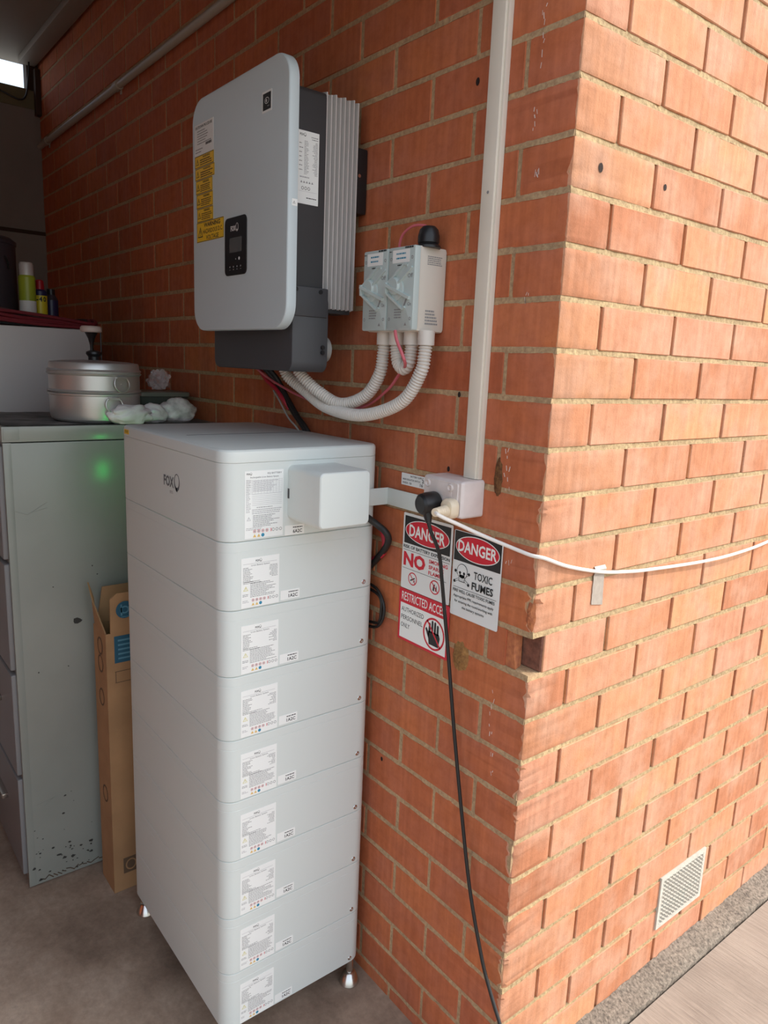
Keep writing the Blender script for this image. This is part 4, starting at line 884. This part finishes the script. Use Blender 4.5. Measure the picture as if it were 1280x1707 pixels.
tag(mb.build('plastic_bag', ang=70), 'clear crumpled plastic bag in front of the dark tub', 'bag')
tb = thing('plastic_tub', 'dark see-through plastic tub against the brick wall on the cabinet', 'tub', (-1.50, -.11, CZ + .004))
mb = MB(); rprism(mb, Frame((-1.58, -.200, CZ + .004), (1, 0, 0), (0, 1, 0)), .15, .165, .015, [(0, .006), (.066, 0), (.066, .003), (.005, .009)], M_DKTUB, 5); mb.build('tub_body', tb)
mb = MB(); rprism(mb, Frame((-1.585, -.203, CZ + .071), (1, 0, 0), (0, 1, 0)), .16, .171, .016, [(0, 0), (.010, 0), (.013, .003)], mat('smoky_green_lid', (.16, .18, .14, 1), .3), 5); mb.build('tub_lid', tb)
mb = MB(); blob(mb, (-1.50, -.112, CZ + .117), (.022, .036, .036), 12, M_BAG2, 1.4)
tag(mb.build('plastic_bag', ang=70), 'clear thin plastic bag standing up on the tub lid', 'bag')

# ------------------------------------------------------------------ cardboard box
bx = thing('cardboard_box', 'tall narrow open cardboard box between the filing cabinet and battery tower', 'box', (-1.15, -.3, 0))
X0, X1, Y0, Y1, ZB = -1.205, -1.1, -.428, -.10, .800
mb = MB(); t = .004
for a, b in (((X0, Y0, .001), (X1, Y0 + t, ZB)), ((X0, Y1 - t, .001), (X1, Y1, ZB)), ((X0, Y0 + t, .001), (X0 + t, Y1 - t, ZB)), ((X1 - t, Y0 + t, .001), (X1, Y1 - t, ZB)), ((X0 + t, Y0 + t, .001), (X1 - t, Y1 - t, .006))): mb.box(a, b, M_CARD)
mb.build('box_body', bx, smooth=False)
def flap(pts, name='box_flap'):
    mb = MB(); P = [V(p) for p in pts]; n = (P[1] - P[0]).cross(P[2] - P[0]).normalized() * .004
    k = len(P); mb.add(P + [p + n for p in P], [tuple(range(k)), tuple(range(k, 2 * k))] + [(i, (i + 1) % k, k + (i + 1) % k, k + i) for i in range(k)], M_CARD); return mb.build(name, bx, smooth=False)
flap([(X1, Y0 + .012, ZB), (X1, Y1, ZB), (X1 + .006, Y1 - .01, ZB + .112), (X1 + .006, Y0 + .03, ZB + .115), (X1 + .004, Y0 + .012, ZB + .10)])
flap([(X1 - .006, Y0, ZB), (X0 + .012, Y0, ZB), (X0 - .01, Y0 + .004, ZB + .07), (X0 - .022, Y0 - .006, ZB + .115), (X0 + .02, Y0 - .008, ZB + .075)])
flap([(X0, Y0 + .01, ZB), (X0, Y1, ZB), (X0 - .015, Y1, ZB + .10), (X0 - .012, Y0 + .03, ZB + .10)])
s = Sheet(FB(X1 + .010, Y0, ZB), base=.0008); s.ell(.050, .066, .024, .024, M_TEAL, 28); s.lift(); s.ring(.050, .066, .012, .011, .004, M_TEALL, 20); s.rect(.039, .050, .043, .082, M_TEALL); s.rect(.040, .045, .060, .047, M_TEALL); s.build('round_logo', bx)
s = Sheet(FB(X1, Y0, 0), base=.0008); s.rect(.022, .712, .20, .790, M_TEAL); s.lift()
for i in range(5): s.rect(.032, .722 + i * .013, .032 + rnd.uniform(.04, .10), .727 + i * .013, M_TEALL)
s.line(.022, .655, .20, .655, .002, M_CARDINK); s.line(.022, .687, .20, .687, .002, M_CARDINK); s.line(.024, .655, .024, .687, .002, M_CARDINK); s.rect(.028, .055, .10, .105, M_CARDINK); s.lift(); s.ring(.050, .080, .016, .018, .004, M_CARD, 20)
o = s.build('side_marking', bx); o['label'] = 'dark teal printed panel'
s = Sheet(FA(X0, Y0, 0), base=.0008)
for v in (.752, .70, .60, .30): s.ring(.055, v, .022, .026, .005, M_CARDINK, 18)
s.build('front_marking', bx)

# ------------------------------------------------------------------ white appliance behind and things on it
fg = thing('chest_appliance', 'plain white enamel appliance standing beyond the filing cabinet', 'appliance', (-2.1, -.55, 0))
mb = MB(); mb.box((-2.45, -.95, .03), (-1.85, -.205, 1.622), M_FRIDGE, .006); mb.build('appliance_body', fg)
mb = MB(); mb.box((-2.42, -.975, .06), (-1.88, -.950, 1.60), M_FRIDGE, .008); mb.build('door', fg)
for x, y in ((-1.9, -.26), (-2.4, -.26), (-1.9, -.90), (-2.4, -.90)):
    mb = MB(); mb.cyl((x, y, 0), (x, y, .032), .02, M_BLACK); mb.build('foot', fg)
mb = MB(); M_COILR = mat('dark_red_cable', (.16, .012, .02, 1), .5); M_COILG = mat('brownish_cable', (.07, .03, .03, 1), .5)
TP = 1.622
hz = random.Random(9)
for k in range(24):
    a = k % 6; b = k // 6; zz = TP + .008 + b * .0125; dx = -1.862 - a * .0135; wv = hz.uniform(0, 6); am = hz.uniform(.003, .009)
    pts = []
    for j in range(10):
        t_ = j / 9; y_ = -.94 + .75 * t_ - hz.uniform(0, .01) - a * .004
        hump = 1.0 if t_ < .5 else max(.0, 1 - (t_ - .5) / .5)
        pts.append((dx + am * sin(t_ * 7 + wv), y_, TP + .007 + b * .0125 * (.35 + .75 * hump) + hump * .014 * (1 + sin(wv + t_ * 9)) * .5))
    r_ = pts[-1]; pts += [(r_[0] - .04, r_[1] + .012, zz * .0 + TP + .010 + b * .008), (-2.0, r_[1] - .005, TP + .010 + b * .008), (-2.05, r_[1] - .09, TP + .010 + b * .006)]
    mb.tube(pts, .0055, (M_COILR, M_RUBBER, M_COILR, M_COILG)[k % 4], 8, .02)
hc = mb.build('cable_coil'); tag(hc, 'loose coil of dark red and black cable heaped on the white appliance', 'cable')
def can(x, y, prof, mts, name, label, parts=None):
    t = thing(name, label, 'spray can', (x, y, TP)); mb = MB(); mb.lathe((x, y, TP), (0, 0, 1), prof, None, 28, mats=mts); mb.build('can_body', t); return t
c1 = can(-2.10, -.349, [(0, 0), (.028, 0), (.028, .012), (.028, .028), (.028, .095), (.028, .175), (.024, .182), (0, .182)], [M_PAPER2, M_PAPER2, M_TEAL, M_PAPER2, M_LIME, M_LIME, M_LIME], 'spray_can', 'tall spray can with silver cap, lime band and white lower half')
mb = MB(); mb.lathe((-2.10, -.349, TP + .182), (0, 0, 1), [(.0235, 0), (.0235, .036), (.020, .044), (0, .045)], M_ALU, 24); mb.build('can_cap', c1)
c2 = can(-2.155, -.294, [(0, 0), (.024, 0), (.024, .015), (.024, .045), (.024, .12), (.024, .135), (.016, .142), (0, .143)], [M_PINKINK, M_NAVY, M_NAVY, M_YELC, M_NAVY, M_NAVY, M_NAVY], 'spray_can', 'shorter yellow and blue can with red cap beside the lime one')
mb = MB(); mb.lathe((-2.155, -.294, TP + .142), (0, 0, 1), [(.016, 0), (.014, .03), (.010, .034), (0, .034)], M_REDC, 20); mb.build('can_cap', c2)
dvec = (V((.8238, -1.02, 0)) - V((-2.155, -.294, 0))).normalized(); uvec = V((-dvec.y, dvec.x, 0))
for i, ch_ in enumerate('D-40'):
    ang0 = (-1.0 + .55 * i); nrm_ = dvec * cos(ang0) + uvec * sin(ang0); uu = -dvec * sin(ang0) + uvec * cos(ang0)
    s = Sheet(Frame(V((-2.155, -.294, TP + .098)) + nrm_ * .0243 - uu * .006, uu, (0, 0, 1))); s.text(ch_, 0, .004 if ch_ == '-' else 0, .011, .008 if ch_ == '-' else .018, M_INK, .03); s.build('can_lettering', c2)
can(-2.205, -.243, [(0, 0), (.024, 0), (.024, .11), (.015, .13), (.014, .15), (0, .15)], [M_NAVY, M_NAVY, M_DKTIN, M_BLACK, M_BLACK], 'dark_bottle', 'dark bottle standing closest to brick wall on the appliance')['category'] = 'bottle'
mb = MB(); mb.lathe((-2.22, -.472, TP), (0, 0, 1), [(0, 0), (.112, 0), (.115, .01), (.115, .285), (.119, .288), (.119, .298), (.10, .312), (0, .318)], M_DKTIN, 44)
dr = thing('storage_drum', 'large dark round drum on the white appliance at the picture edge', 'drum', (-2.22, -.472, TP)); mb.build('drum_body', dr)
mb = MB(); mb.tube([(-2.11, -.413, TP + .24), (-2.095, -.408, TP + .22), (-2.11, -.403, TP + .20)], .004, M_BLACK, 8); mb.build('drum_handle', dr)
